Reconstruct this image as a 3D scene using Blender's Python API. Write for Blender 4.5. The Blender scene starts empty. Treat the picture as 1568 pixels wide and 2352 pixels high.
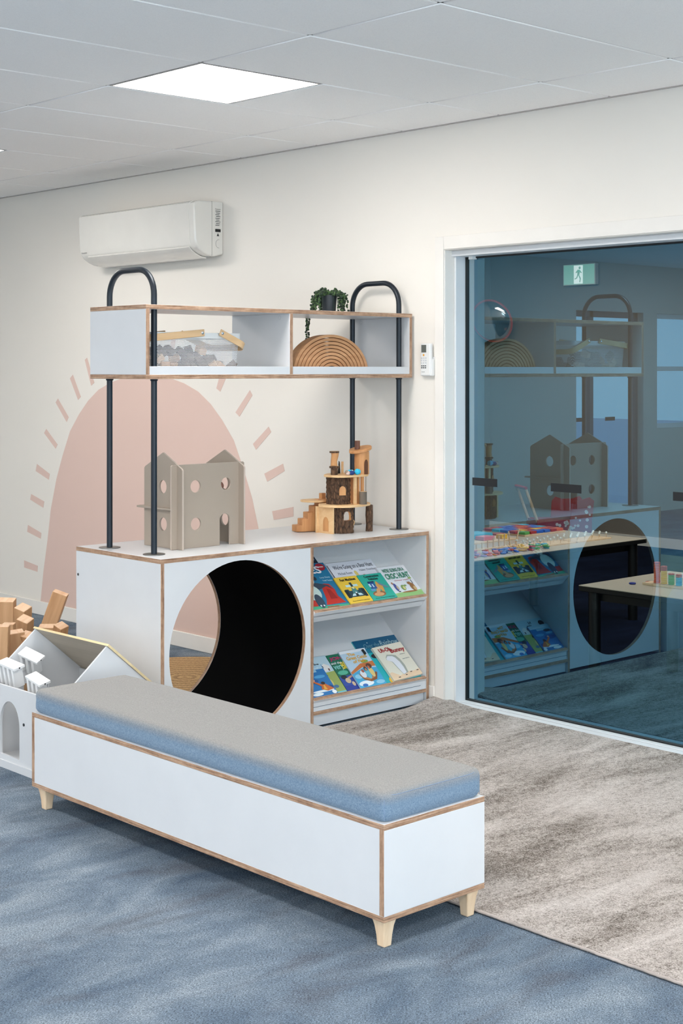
import bpy, bmesh, math, random
from mathutils import Vector, Matrix, Euler
random.seed(7)
S = bpy.context.scene
COL = S.collection
PI = math.pi
sin, cos = math.sin, math.cos

# ------------------------------------------------------------------ materials
def lin(c):
    c = c / 255.0
    return c / 12.92 if c <= .04045 else ((c + .055) / 1.055) ** 2.4
def rgb(r, g, b): return (lin(r), lin(g), lin(b), 1)
MATS = {}
class NT:
    def __init__(s, name):
        s.m = bpy.data.materials.new(name); s.m.use_nodes = True
        s.t = s.m.node_tree; s.n = s.t.nodes; s.b = s.n['Principled BSDF']; s.out = s.n['Material Output']
    def node(s, t, **k):
        n = s.n.new(t)
        for a, v in k.items():
            if a.startswith('i_'): n.inputs[a[2:].replace('_', ' ')].default_value = v
            else: setattr(n, a, v)
        return n
    def link(s, a, b): s.t.links.new(a, b)
    def coord(s, scale=(1, 1, 1), rot=(0, 0, 0), kind='Object'):
        c = s.node('ShaderNodeTexCoord'); m = s.node('ShaderNodeMapping')
        m.inputs['Scale'].default_value = scale; m.inputs['Rotation'].default_value = rot
        s.link(c.outputs[kind], m.inputs[0]); return m.outputs[0]
    def noise(s, vec, scale=5, detail=4, rough=.55, dist=0):
        n = s.node('ShaderNodeTexNoise'); n.inputs['Scale'].default_value = scale
        n.inputs['Detail'].default_value = detail; n.inputs['Roughness'].default_value = rough
        n.inputs['Distortion'].default_value = dist
        s.link(vec, n.inputs['Vector']); return n.outputs['Fac']
    def ramp(s, fac, stops):
        r = s.node('ShaderNodeValToRGB'); e = r.color_ramp.elements
        e[0].position, e[0].color = stops[0]; e[1].position, e[1].color = stops[-1]
        for p, c in stops[1:-1]:
            q = e.new(p); q.color = c
        s.link(fac, r.inputs[0]); return r.outputs[0]
    def mix(s, fac, a, b, mode='MIX'):
        m = s.node('ShaderNodeMix', data_type='RGBA', blend_type=mode)
        for i, v in ((0, fac), (6, a), (7, b)):
            if hasattr(v, 'is_output'): s.link(v, m.inputs[i])
            else: m.inputs[i].default_value = v
        return m.outputs[2]
    def bump(s, h, strength=.2, dist=.002):
        b = s.node('ShaderNodeBump'); b.inputs['Strength'].default_value = strength; b.inputs['Distance'].default_value = dist
        s.link(h, b.inputs['Height']); s.link(b.outputs[0], s.b.inputs['Normal'])
    def set(s, **k):
        for a, v in k.items():
            i = s.b.inputs[a.replace('_', ' ')]
            if hasattr(v, 'is_output'): s.link(v, i)
            else: i.default_value = v
def P(name, c, rough=.5, metal=0, var=.0, spec=.5, coat=0):
    """plain painted / plastic surface with a faint procedural mottling"""
    if name in MATS: return MATS[name]
    k = NT(name); v = k.coord((1, 1, 1))
    n = k.noise(v, 6, 3)
    d = max(var, .02)
    lo = tuple(x * (1 - d) for x in c[:3]) + (1,); hi = tuple(min(1, x * (1 + d)) for x in c[:3]) + (1,)
    k.set(Base_Color=k.ramp(n, [(.3, lo), (.7, hi)]), Roughness=rough, Metallic=metal)
    k.b.inputs['Specular IOR Level'].default_value = spec
    if coat: k.b.inputs['Coat Weight'].default_value = coat; k.b.inputs['Coat Roughness'].default_value = .05
    MATS[name] = k.m; return k.m
def emis(name, c, st):
    k = NT(name); k.set(Base_Color=(.8, .8, .8, 1)); k.b.inputs['Emission Color'].default_value = c; k.b.inputs['Emission Strength'].default_value = st
    MATS[name] = k.m; return k.m
def ply(axis):
    n = 'plywood_edge_' + axis
    if n in MATS: return MATS[n]
    k = NT(n); sc = {'x': (260, 9, 9), 'y': (9, 260, 9), 'z': (9, 9, 260)}[axis]
    f = k.noise(k.coord(sc), 1, 3, .6)
    g = k.noise(k.coord((30, 30, 30)), 1, 4, .7)
    a = k.ramp(f, [(.32, rgb(112, 82, 62)), (.5, rgb(166, 130, 104)), (.68, rgb(200, 168, 142))])
    k.set(Base_Color=k.mix(.25, a, k.ramp(g, [(.35, rgb(120, 84, 62)), (.65, rgb(215, 178, 145))])), Roughness=.6)
    MATS[n] = k.m; return k.m
def wood(name, c1, c2, axis='z', sc=1, rough=.55, ring=0):
    if name in MATS: return MATS[name]
    k = NT(name); b = 42 * sc; l = 4 * sc
    s3 = {'x': (l, b, b), 'y': (b, l, b), 'z': (b, b, l)}[axis]
    f = k.noise(k.coord(s3), 1, 5, .6, .6)
    mid = tuple((p + q) / 2 for p, q in zip(c1, c2))
    k.set(Base_Color=k.ramp(f, [(.3, c1), (.5, mid), (.72, c2)]), Roughness=rough)
    k.bump(f, .08, .001)
    MATS[name] = k.m; return k.m
def fabric_height_blend():
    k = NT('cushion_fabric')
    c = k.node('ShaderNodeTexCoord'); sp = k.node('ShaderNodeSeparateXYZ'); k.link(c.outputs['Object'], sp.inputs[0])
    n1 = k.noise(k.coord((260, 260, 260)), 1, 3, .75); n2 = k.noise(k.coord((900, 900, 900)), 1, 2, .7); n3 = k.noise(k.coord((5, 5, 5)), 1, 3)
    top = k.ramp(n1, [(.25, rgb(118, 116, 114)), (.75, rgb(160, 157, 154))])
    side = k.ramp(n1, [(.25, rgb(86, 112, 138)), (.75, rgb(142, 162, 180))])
    # colour blends with height, blue-grey low on the sides to beige-grey on top
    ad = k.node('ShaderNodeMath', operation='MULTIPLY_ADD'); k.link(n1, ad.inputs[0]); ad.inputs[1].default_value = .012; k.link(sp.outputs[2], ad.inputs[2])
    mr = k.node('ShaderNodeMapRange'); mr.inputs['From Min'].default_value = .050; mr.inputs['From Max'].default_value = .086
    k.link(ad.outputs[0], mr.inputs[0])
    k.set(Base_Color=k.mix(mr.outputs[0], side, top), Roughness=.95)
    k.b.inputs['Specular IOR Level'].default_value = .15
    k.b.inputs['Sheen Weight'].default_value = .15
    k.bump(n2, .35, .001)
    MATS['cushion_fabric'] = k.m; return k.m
def carpet(name, dark, mid, light, brown):
    k = NT(name)
    st = k.noise(k.coord((4.6, 2.2, 1)), 1, 7, .66, .5)
    st2 = k.noise(k.coord((5.5, 2.0, 1), (0, 0, .15)), 1, 5, .6, .6)
    w = k.node('ShaderNodeTexVoronoi', feature='F1'); w.inputs['Scale'].default_value = 1
    k.link(k.coord((330, 210, 200), (0, 0, .35)), w.inputs['Vector'])
    fi = k.noise(k.coord((330, 170, 300), (0, 0, .45)), 1, 2, .8)
    a = k.ramp(st, [(.28, dark), (.5, mid), (.74, light)])
    a = k.mix(k.ramp(st2, [(.52, (0, 0, 0, 1)), (.7, (.5, .5, .5, 1))]), a, brown)
    fr = k.ramp(fi, [(.32, (.3, .3, .3, 1)), (.68, (1.75, 1.75, 1.75, 1))])
    a = k.mix(.85, a, fr, 'MULTIPLY')
    a = k.mix(.5, a, k.ramp(w.outputs[0], [(.1, (1.25, 1.25, 1.25, 1)), (.7, (.55, .55, .55, 1))]), 'MULTIPLY')
    k.set(Base_Color=a, Roughness=1); k.b.inputs['Specular IOR Level'].default_value = .05
    k.bump(fi, .5, .003)
    MATS[name] = k.m; return k.m
def rug_mat():
    k = NT('rug_pile')
    st = k.noise(k.coord((4.2, 1.1, 1)), 1, 7, .68, .5)
    fi = k.noise(k.coord((230, 180, 200)), 1, 3, .85)
    fi2 = k.noise(k.coord((70, 45, 60)), 1, 4, .75)
    ad = k.node('ShaderNodeMath', operation='MULTIPLY_ADD'); k.link(fi, ad.inputs[0]); ad.inputs[1].default_value = 1.15; k.link(st, ad.inputs[2])
    ad2 = k.node('ShaderNodeMath', operation='MULTIPLY_ADD'); k.link(fi2, ad2.inputs[0]); ad2.inputs[1].default_value = .55; k.link(ad.outputs[0], ad2.inputs[2])
    mr = k.node('ShaderNodeMapRange'); mr.inputs['From Min'].default_value = .95; mr.inputs['From Max'].default_value = 1.75; k.link(ad2.outputs[0], mr.inputs[0])
    k.set(Base_Color=k.ramp(mr.outputs[0], [(.12, rgb(72, 64, 58)), (.36, rgb(142, 132, 124)), (.56, rgb(190, 180, 173)), (.9, rgb(226, 218, 212))]), Roughness=1)
    k.b.inputs['Specular IOR Level'].default_value = .05
    k.bump(fi, .8, .006)
    MATS['rug_pile'] = k.m; return k.m
def jute():
    k = NT('jute_braid')
    w = k.node('ShaderNodeTexWave', wave_type='RINGS', rings_direction='Z'); w.inputs['Scale'].default_value = 6.5; w.inputs['Distortion'].default_value = 1.2; w.inputs['Detail'].default_value = 3
    k.link(k.coord((1, 1, 1)), w.inputs['Vector'])
    n = k.noise(k.coord((90, 90, 90)), 1, 4, .8)
    c = k.mix(.6, k.ramp(w.outputs['Fac'], [(.1, rgb(128, 88, 50)), (.8, rgb(215, 176, 122))]), k.ramp(n, [(.3, rgb(105, 70, 38)), (.65, rgb(225, 190, 138))]))
    k.set(Base_Color=c, Roughness=.95); k.bump(n, .9, .008)
    MATS['jute'] = k.m; return k.m
def bark():
    k = NT('bark')
    v = k.node('ShaderNodeTexVoronoi', feature='DISTANCE_TO_EDGE'); v.inputs['Scale'].default_value = 1; k.link(k.coord((70, 70, 32)), v.inputs['Vector'])
    n = k.noise(k.coord((60, 60, 40)), 1, 5, .7)
    c = k.mix(.5, k.ramp(v.outputs[0], [(.02, rgb(28, 20, 16)), (.25, rgb(118, 88, 66))]), k.ramp(n, [(.3, rgb(40, 28, 22)), (.7, rgb(140, 104, 78))]))
    k.set(Base_Color=c, Roughness=.95); k.bump(v.outputs[0], .9, .01)
    MATS['bark'] = k.m; return k.m
def mesh_mat():
    k = NT('perforated_white_metal')
    # rows of round holes over the side of the basket: coordinate along the wall and height
    c = k.node('ShaderNodeTexCoord'); sp = k.node('ShaderNodeSeparateXYZ'); k.link(c.outputs['Object'], sp.inputs[0])
    def M(op, a, b=None):
        n = k.node('ShaderNodeMath', operation=op)
        for i, v in enumerate((a, b)):
            if v is None: continue
            if hasattr(v, 'is_output'): k.link(v, n.inputs[i])
            else: n.inputs[i].default_value = v
        return n.outputs[0]
    s = M('ADD', sp.outputs[0], sp.outputs[1]); pz = .0058; ps = .0067
    zz = M('DIVIDE', sp.outputs[2], pz); row = M('FLOOR', zz)
    ss = M('ADD', M('DIVIDE', s, ps), M('MULTIPLY', row, .5))
    fx = M('SUBTRACT', M('FRACT', ss), .5); fz = M('SUBTRACT', M('FRACT', zz), .5)
    d = M('ADD', M('MULTIPLY', fx, fx), M('MULTIPLY', fz, fz)); hole = M('LESS_THAN', d, .185)
    tr = k.node('ShaderNodeBsdfTransparent'); mx = k.node('ShaderNodeMixShader')
    k.set(Base_Color=rgb(225, 226, 228), Roughness=.4)
    k.link(hole, mx.inputs[0]); k.link(k.b.outputs[0], mx.inputs[1]); k.link(tr.outputs[0], mx.inputs[2]); k.link(mx.outputs[0], k.out.inputs[0])
    MATS['mesh'] = k.m; return k.m
def glass_mat(name, refl, trans, ior):
    k = NT(name)
    tr = k.node('ShaderNodeBsdfTransparent'); tr.inputs[0].default_value = trans
    gl = k.node('ShaderNodeBsdfGlossy'); gl.inputs['Color'].default_value = refl; gl.inputs['Roughness'].default_value = 0.0
    lw = k.node('ShaderNodeLayerWeight'); lw.inputs['Blend'].default_value = .5
    pw = k.node('ShaderNodeMath', operation='POWER'); k.link(lw.outputs['Facing'], pw.inputs[0]); pw.inputs[1].default_value = 4
    fr = k.node('ShaderNodeMath', operation='MULTIPLY_ADD', use_clamp=True); k.link(pw.outputs[0], fr.inputs[0]); fr.inputs[1].default_value = 1 - ior; fr.inputs[2].default_value = ior
    mx = k.node('ShaderNodeMixShader'); k.link(fr.outputs[0], mx.inputs[0]); k.link(tr.outputs[0], mx.inputs[1]); k.link(gl.outputs[0], mx.inputs[2]); k.link(mx.outputs[0], k.out.inputs[0])
    MATS[name] = k.m; return k.m
def wall_paint(name, c, bumpy=.05):
    k = NT(name); n = k.noise(k.coord((180, 180, 180)), 1, 3); n2 = k.noise(k.coord((1.2, 1.2, 1.2)), 1, 3)
    lo = tuple(x * .98 for x in c[:3]) + (1,)
    k.set(Base_Color=k.ramp(n2, [(.3, lo), (.7, c)]), Roughness=.75); k.b.inputs['Specular IOR Level'].default_value = .3
    k.bump(n, bumpy, .001); MATS[name] = k.m; return k.m
def ceiling_tile():
    k = NT('ceiling_tile'); n = k.noise(k.coord((260, 260, 260)), 1, 3, .7)
    k.set(Base_Color=k.ramp(n, [(.3, rgb(244, 241, 239)), (.55, rgb(252, 250, 247))]), Roughness=.9); k.bump(n, .15, .001)
    MATS['tile'] = k.m; return k.m

WHITE = P('white_laminate', rgb(214, 215, 217), .3, spec=.4)
TRIMW = P('white_trim_paint', rgb(234, 229, 222), .75, spec=.25)
WALLM = wall_paint('warm_white_wall_paint', rgb(236, 230, 221))
GREYW = wall_paint('grey_wall_paint', rgb(190, 189, 184))
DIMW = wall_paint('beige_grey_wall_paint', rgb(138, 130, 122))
TILE = ceiling_tile()
GRID = P('ceiling_grid_white', rgb(178, 172, 168), .5)
PINK = wall_paint('peach_mural_paint', rgb(222, 194, 182))
CARPET = carpet('blue_grey_carpet', rgb(82, 97, 114), rgb(114, 127, 140), rgb(148, 158, 167), rgb(88, 88, 94))
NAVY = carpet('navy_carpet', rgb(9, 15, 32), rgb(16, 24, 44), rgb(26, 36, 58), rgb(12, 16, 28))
RUG = rug_mat(); JUTE = jute(); BARK = bark(); MESHM = mesh_mat(); CUSH = fabric_height_blend()
BLACK = P('black_felt_lining', rgb(6, 6, 7), .95, spec=.05)
STEEL = P('dark_blue_black_steel', rgb(22, 32, 42), .38, metal=.35, spec=.6)
GREYST = P('brushed_grey_steel', rgb(120, 118, 114), .35, metal=.8)
CHROME = P('polished_chrome', rgb(215, 215, 218), .12, metal=1)
PINE = wood('pale_pine', rgb(222, 188, 150), rgb(240, 214, 182), 'z')
BLOCKW = wood('block_wood', rgb(196, 148, 104), rgb(222, 178, 134), 'z', .7)
BLOCKE = wood('block_end_grain', rgb(222, 176, 136), rgb(242, 210, 178), 'y', 1)
LOGW = wood('honey_log_wood', rgb(186, 124, 74), rgb(222, 164, 106), 'z', .8)
RAINW = wood('rainbow_wood', rgb(186, 132, 88), rgb(216, 164, 118), 'y', .8)
BENTW = wood('bent_ash', rgb(206, 168, 122), rgb(224, 190, 148), 'y', .5)
ROOFW = wood('roof_plywood', rgb(172, 160, 142), rgb(192, 180, 162), 'x', .5)
ROOFE = wood('roof_plywood_edge', rgb(214, 190, 142), rgb(236, 216, 172), 'x', .5)
TAUPE = P('taupe_painted_fibreboard', rgb(164, 150, 136), .7, var=.02)
TAUPEE = P('taupe_board_edge', rgb(192, 176, 162), .7)
ACW = P('glossy_white_plastic', rgb(222, 219, 212), .12, coat=.6)
PLW = P('matt_white_plastic', rgb(228, 228, 226), .35)
BLK = P('black_plastic', rgb(16, 17, 19), .4)
INK = P('dark_ink', rgb(40, 42, 46), .6)

# ------------------------------------------------------------------ mesh builder
class MB:
    def __init__(s): s.v = []; s.f = []; s.mi = []; s.ms = []; s.sm = []
    def m(s, mat):
        if mat not in s.ms: s.ms.append(mat)
        return s.ms.index(mat)
    def add(s, vs, fs, mat, smooth=False, M=None):
        o = len(s.v); i = s.m(mat)
        for p in vs:
            p = Vector(p); s.v.append(M @ p if M else p)
        for k, f in enumerate(fs):
            s.f.append([o + q for q in f]); s.mi.append(i); s.sm.append(smooth)
        return s
    def box(s, x0, x1, y0, y1, z0, z1, mat, M=None, face=None):
        vs = [(x, y, z) for x in (x0, x1) for y in (y0, y1) for z in (z0, z1)]
        fs = [(0, 1, 3, 2), (4, 6, 7, 5), (0, 4, 5, 1), (2, 3, 7, 6), (0, 2, 6, 4), (1, 5, 7, 3)]
        o = len(s.v); s.add(vs, fs, mat, False, M)
        if face:   # faces: dict axis index (0,1,2) -> material
            for k in range(6):
                a = k // 2
                if a in face: s.mi[-6 + k] = s.m(face[a])
        return s
    def panel(s, x0, x1, y0, y1, z0, z1, thin, M=None):
        """laminated plywood board: white broad faces, ply edges; thin = axis of thickness"""
        t = 'xyz'.index(thin); e = ply(thin)
        return s.box(x0, x1, y0, y1, z0, z1, e, M, {t: WHITE})
    def cyl(s, p0, p1, r0, r1=None, n=20, mat=None, caps=True, capmat=None):
        r1 = r0 if r1 is None else r1; p0 = Vector(p0); p1 = Vector(p1); d = (p1 - p0).normalized()
        a = d.orthogonal().normalized(); b = d.cross(a); vs = []
        for p, r in ((p0, r0), (p1, r1)):
            for i in range(n):
                t = 2 * PI * i / n; vs.append(p + a * cos(t) * r + b * sin(t) * r)
        s.add(vs, [(i, (i + 1) % n, n + (i + 1) % n, n + i) for i in range(n)], mat, True)
        if caps:
            s.add(vs[:n], [tuple(range(n))[::-1]], capmat or mat); s.add(vs[n:], [tuple(range(n))], capmat or mat)
        return s
    def tube(s, path, r, n=14, mat=None, caps=True, sx=1, rs=None):
        path = [Vector(p) for p in path]; vs = []; fs = []; k = len(path); pa = None
        for j, p in enumerate(path):
            d = (path[min(j + 1, k - 1)] - path[max(j - 1, 0)]).normalized()
            if pa is None: a = d.orthogonal().normalized()
            else: a = (pa - d * pa.dot(d)).normalized()
            pa = a; b = d.cross(a); rr = rs[j] if rs else r
            for i in range(n):
                t = 2 * PI * i / n; vs.append(p + a * cos(t) * rr + b * sin(t) * rr * sx)
        for j in range(k - 1):
            for i in range(n): fs.append((j * n + i, j * n + (i + 1) % n, (j + 1) * n + (i + 1) % n, (j + 1) * n + i))
        s.add(vs, fs, mat, True)
        if caps: s.add(vs[:n], [tuple(range(n))[::-1]], mat); s.add(vs[-n:], [tuple(range(n))], mat)
        return s
    def prism(s, pts, t0, t1, f, mat, smooth=False, sidemat=None):
        """extrude outline pts (2d) from t0 to t1; f(a,b,t) -> world"""
        n = len(pts); vs = [f(a, b, t0) for a, b in pts] + [f(a, b, t1) for a, b in pts]
        s.add(vs, [tuple(range(n))[::-1], tuple(range(n, 2 * n))], mat)
        s.add(vs, [(i, (i + 1) % n, n + (i + 1) % n, n + i) for i in range(n)], sidemat or mat, smooth)
        return s
    def lathe(s, prof, c, mat, n=28, M=None):
        vs = []; fs = []; k = len(prof); c = Vector(c)
        for r, z in prof:
            for i in range(n):
                t = 2 * PI * i / n; vs.append(c + Vector((r * cos(t), r * sin(t), z)))
        for j in range(k - 1):
            for i in range(n): fs.append((j * n + i, j * n + (i + 1) % n, (j + 1) * n + (i + 1) % n, (j + 1) * n + i))
        fs.append(tuple(range(n))[::-1]); fs.append(tuple(range((k - 1) * n, k * n)))
        return s.add(vs, fs, mat, True, M)
    def ball(s, c, r, mat, n=10, sc=(1, 1, 1), M=None):
        prof = [(max(1e-4, sin(PI * i / n)) * 1, -cos(PI * i / n)) for i in range(n + 1)]
        vs = []; fs = []; m = n * 2; c = Vector(c)
        for a, z in prof:
            for i in range(m):
                t = 2 * PI * i / m; vs.append(c + Vector((a * cos(t) * r * sc[0], a * sin(t) * r * sc[1], z * r * sc[2])))
        for j in range(n):
            for i in range(m): fs.append((j * m + i, j * m + (i + 1) % m, (j + 1) * m + (i + 1) % m, (j + 1) * m + i))
        return s.add(vs, fs, mat, True, M)

ORG = {}
def mesh_obj(name, mb, origin=(0, 0, 0)):
    me = bpy.data.meshes.new(name); o = Vector(origin)
    me.from_pydata([tuple(v - o) for v in mb.v], [], mb.f)
    for m in mb.ms: me.materials.append(m)
    me.polygons.foreach_set('material_index', mb.mi); me.polygons.foreach_set('use_smooth', mb.sm)
    me.update(); me.validate()
    bm = bmesh.new(); bm.from_mesh(me); bmesh.ops.remove_doubles(bm, verts=bm.verts, dist=1e-6)
    bmesh.ops.recalc_face_normals(bm, faces=bm.faces); bm.to_mesh(me); bm.free()
    try: me.set_sharp_from_angle(angle=math.radians(38))
    except Exception: pass
    ob = bpy.data.objects.new(name, me); COL.objects.link(ob); return ob
def tag(o, label=None, cat=None, group=None, kind=None):
    if label: o['label'] = label
    if cat: o['category'] = cat
    if group: o['group'] = group
    if kind: o['kind'] = kind
    return o
def bev(ob, w, seg=2, ang=35):
    b = ob.modifiers.new('bevel', 'BEVEL'); b.width = w; b.segments = seg; b.limit_method = 'ANGLE'; b.angle_limit = math.radians(ang); return ob
def part(name, mb, parent, bevel=0, label=None):
    """a part: verts given in the parent's build space (world unless the parent was built at 0)"""
    o = mesh_obj(name, mb, ORG.get(parent.name, (0, 0, 0)))
    o.parent = parent; ORG[o.name] = ORG.get(parent.name, Vector((0, 0, 0)))
    if bevel: bev(o, bevel)
    if label: o['label'] = label
    return o
def thing(name, label, cat, loc=(0, 0, 0), group=None):
    o = bpy.data.objects.new(name, None); COL.objects.link(o); o.location = loc; o.empty_display_size = .05
    ORG[o.name] = Vector(loc); return tag(o, label, cat, group)
def solo(name, mb, label, cat, loc=(0, 0, 0), group=None, bevel=0, kind=None):
    o = mesh_obj(name, mb, loc); o.location = loc; tag(o, label, cat, group, kind); ORG[o.name] = Vector(loc)
    if bevel: bev(o, bevel)
    return o
def struct(name, mb, label=None):
    o = mesh_obj(name, mb); o['kind'] = 'structure'
    if label: o['label'] = label
    return o
def copy_tree(o, parent=None):
    c = o.copy(); COL.objects.link(c)
    if parent: c.parent = parent
    for ch in list(o.children): copy_tree(ch, c)
    return c
def text_mb(txt, mat, fit, f, up=None, ext=.0002, bold=0, ital=0):
    """text fitted into the rectangle fit=(a0,a1,b0,b1); f(a,b,t) -> world"""
    cu = bpy.data.curves.new('t', 'FONT'); cu.body = txt; cu.extrude = .5; cu.align_x = 'LEFT'; cu.offset = bold; cu.shear = ital; cu.resolution_u = 3
    ob = bpy.data.objects.new('t', cu); COL.objects.link(ob)
    dg = bpy.context.evaluated_depsgraph_get(); me = bpy.data.meshes.new_from_object(ob.evaluated_get(dg))
    xs = [v.co.x for v in me.vertices]; ys = [v.co.y for v in me.vertices]
    x0, x1, y0, y1 = min(xs), max(xs), min(ys), max(ys); a0, a1, b0, b1 = fit
    mb = MB()
    vs = [f(a0 + (v.co.x - x0) / (x1 - x0) * (a1 - a0), b0 + (v.co.y - y0) / (y1 - y0) * (b1 - b0), ext * (.5 + v.co.z)) for v in me.vertices]
    mb.add(vs, [tuple(p.vertices) for p in me.polygons], mat)
    bpy.data.objects.remove(ob); bpy.data.curves.remove(cu); bpy.data.meshes.remove(me)
    return mb
def merge(a, b):
    o = len(a.v); a.v += b.v
    for f, i, s_ in zip(b.f, b.mi, b.sm): a.f.append([o + q for q in f]); a.mi.append(a.m(b.ms[i])); a.sm.append(s_)
    return a
def circ(cx, cy, rx, ry=None, n=28, a0=0, a1=2 * PI, closed=True):
    ry = rx if ry is None else ry; k = n if closed else n + 1
    return [(cx + rx * cos(a0 + (a1 - a0) * i / n), cy + ry * sin(a0 + (a1 - a0) * i / n)) for i in range(k)]
def holed(mb, outer, holes, t0, t1, f, mat, edge):
    """board with holes: outline & holes triangulated with bmesh"""
    bm = bmesh.new(); es = []
    for loop in [outer] + holes:
        vs = [bm.verts.new((a, b, 0)) for a, b in loop]
        for i in range(len(vs)): es.append(bm.edges.new((vs[i], vs[(i + 1) % len(vs)])))
    bmesh.ops.triangle_fill(bm, use_beauty=True, use_dissolve=False, edges=es)
    bm.verts.index_update(); V = [(v.co.x, v.co.y) for v in bm.verts]; F = [[v.index for v in fc.verts] for fc in bm.faces]; bm.free()
    for t in (t0, t1): mb.add([f(a, b, t) for a, b in V], F, mat)
    for loop in [outer] + holes:
        n = len(loop); vs = [f(a, b, t0) for a, b in loop] + [f(a, b, t1) for a, b in loop]
        mb.add(vs, [(i, (i + 1) % n, n + (i + 1) % n, n + i) for i in range(n)], edge, True)
    return mb

# ------------------------------------------------------------------ room shell
H = 2.66
XL, XR, YF = -5.2, 6.6, -9.6
GX0, GX1, GZ = -.343, 3.2, 2.09          # door opening
mb = MB(); mb.box(XL, XR, YF, .0, -.1, 0, CARPET); struct('floor', mb)
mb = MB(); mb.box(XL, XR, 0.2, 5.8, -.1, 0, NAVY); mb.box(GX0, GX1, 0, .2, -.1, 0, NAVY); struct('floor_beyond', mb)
mb = MB(); mb.box(XL - .2, GX0, 0, .2, 0, 2.8, WALLM); mb.box(GX0, GX1, 0, .2, GZ, 2.8, WALLM); mb.box(GX1, XR + .2, 0, .2, 0, 2.8, WALLM); struct('wall_back', mb)
# left wall with openings (reflected in the glass): glazed doors y -8.0..-6.9, window y -9.35..-8.3
mb = MB()
mb.box(XL - .2, XL, -6.85, 0, 0, 2.8, GREYW); mb.box(XL - .2, XL, -8.0, -6.85, 2.15, 2.8, GREYW); mb.box(XL - .2, XL, -8.25, -8.0, 0, 2.8, GREYW)
mb.box(XL - .2, XL, -9.4, -8.25, 2.15, 2.8, GREYW); mb.box(XL - .2, XL, -9.4, -8.25, 0, .9, GREYW); mb.box(XL - .2, XL, YF - .2, -9.4, 0, 2.8, GREYW)
struct('wall_left', mb)
# front wall (behind camera) and right wall with big windows
mb = MB()
mb.box(XL, -3.0, YF - .2, YF, 0, 2.8, WALLM); mb.box(-3.0, 5.8, YF - .2, YF, 0, .5, WALLM); mb.box(-3.0, 5.8, YF - .2, YF, 2.4, 2.8, WALLM); mb.box(5.8, XR + .2, YF - .2, YF, 0, 2.8, WALLM)
struct('wall_front', mb)
mb = MB()
mb.box(XR, XR + .2, -1.0, 0, 0, 2.8, WALLM); mb.box(XR, XR + .2, -8.6, -1.0, 0, .3, WALLM); mb.box(XR, XR + .2, -8.6, -1.0, 2.4, 2.8, WALLM); mb.box(XR, XR + .2, YF, -8.6, 0, 2.8, WALLM)
struct('wall_right', mb)
# ceiling of lay-in tiles: 0.6 x 1.2 m, seams from the photo's grid, with openings for the light panels
g0 = -1.1992; yA = -.4571
LIGHTS = [(.003 + g0 + .6, yA - 1.2), (g0 - 1.8, yA - 1.2 + .6 - .6)]
LX = [g0 + .6 * k for k in (-6, -3, 1, 5, 9)]
LY = [yA - 1.2 - 2.4 * j for j in range(4)]
panels = [(x, y) for x in LX for y in LY if x + .6 < XR and y > YF and (x > -4 or y == LY[1])]  # the far-left panel is an unseen extra, added as fill for the left wall
mb = MB()
xs = [g0 + .6 * k for k in range(-8, 15)]; ys = [.0, yA] + [yA - 1.2 * j for j in range(1, 9)]
xs = [XL] + [x for x in xs if XL < x < XR] + [XR]; ys = [y for y in ys if y > YF] + [YF]
for i in range(len(xs) - 1):
    for j in range(len(ys) - 1):
        a, b, c, d = xs[i], xs[i + 1], ys[j + 1], ys[j]
        hit = [p for p in panels if abs(p[0] - a) < .01 and c - .01 <= p[1] < d - .01]
        if hit:   # a light takes the half of the tile nearer the camera side seam
            c = c + .6
        mb.box(a + .005, b - .005, c + .005, d - .005, H, H + .02, TILE)
ce = struct('ceiling', mb); bev(ce, .003, 1)
mb = MB()
for x in xs: mb.box(x - .011, x + .011, YF, 0, H + .004, H + .03, GRID)
for y in ys: mb.box(XL, XR, y - .011, y + .011, H + .004, H + .03, GRID)
for p in panels:
    mb.box(p[0], p[0] + .6, p[1] + .589, p[1] + .611, H + .004, H + .03, GRID)
struct('trim_1', mb, 'white ceiling grid bars')
mb = MB(); mb.box(XL, XR, YF, 0, H + .12, H + .2, GREYW); struct('ceiling_slab', mb)
mb = MB(); mb.box(XL, XR, -.018, 0, H - .003, H + .012, GRID); struct('trim_2', mb, 'edge angle between ceiling tiles and wall')
# baseboards
mb = MB(); mb.box(XL, -1.03, -.012, 0, 0, .085, TRIMW); mb.box(-1.03, GX0 - .055, -.012, 0, 0, .085, TRIMW); bev(struct('baseboard_back', mb), .003)
mb = MB(); mb.box(XL, XL + .012, -6.85, 0, 0, .085, TRIMW); struct('baseboard_left', mb)
# casing round the opening: flat boards flush on the wall
mb = MB(); mb.box(GX0 - .055, GX0, -.006, .0, 0, GZ + .06, TRIMW); mb.box(GX0, GX1, -.006, 0, GZ, GZ + .06, TRIMW); mb.box(GX1, GX1 + .055, -.006, 0, 0, GZ + .06, TRIMW)
mb.box(GX0 - .0, GX0 + .004, 0, .2, 0, GZ, TRIMW); mb.box(GX0, GX1, 0, .2, GZ - .004, GZ, TRIMW)
bev(struct('trim_3', mb), .0015, 1)
GY = .135
ALU = P('white_aluminium', rgb(214, 216, 218), .35); GASK = P('black_gasket', rgb(14, 18, 20), .6)
dr = bpy.data.objects.new('door_1', None); COL.objects.link(dr); dr['kind'] = 'structure'; ORG['door_1'] = Vector()
mb = MB()
mb.box(GX0 + .004, GX0 + .016, .06, .16, 0, GZ - .004, ALU)                       # jamb section
mb.box(GX0, GX1, .045, .165, GZ - .03, GZ - .004, ALU)                       # head track
mb.box(GX0, GX1, .05, .165, 0, .010, ALU); mb.box(GX0, GX1, .09, .128, .010, .014, ALU)   # sill
bev(part('door_frame', mb, dr), .002)
mb = MB()
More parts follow.
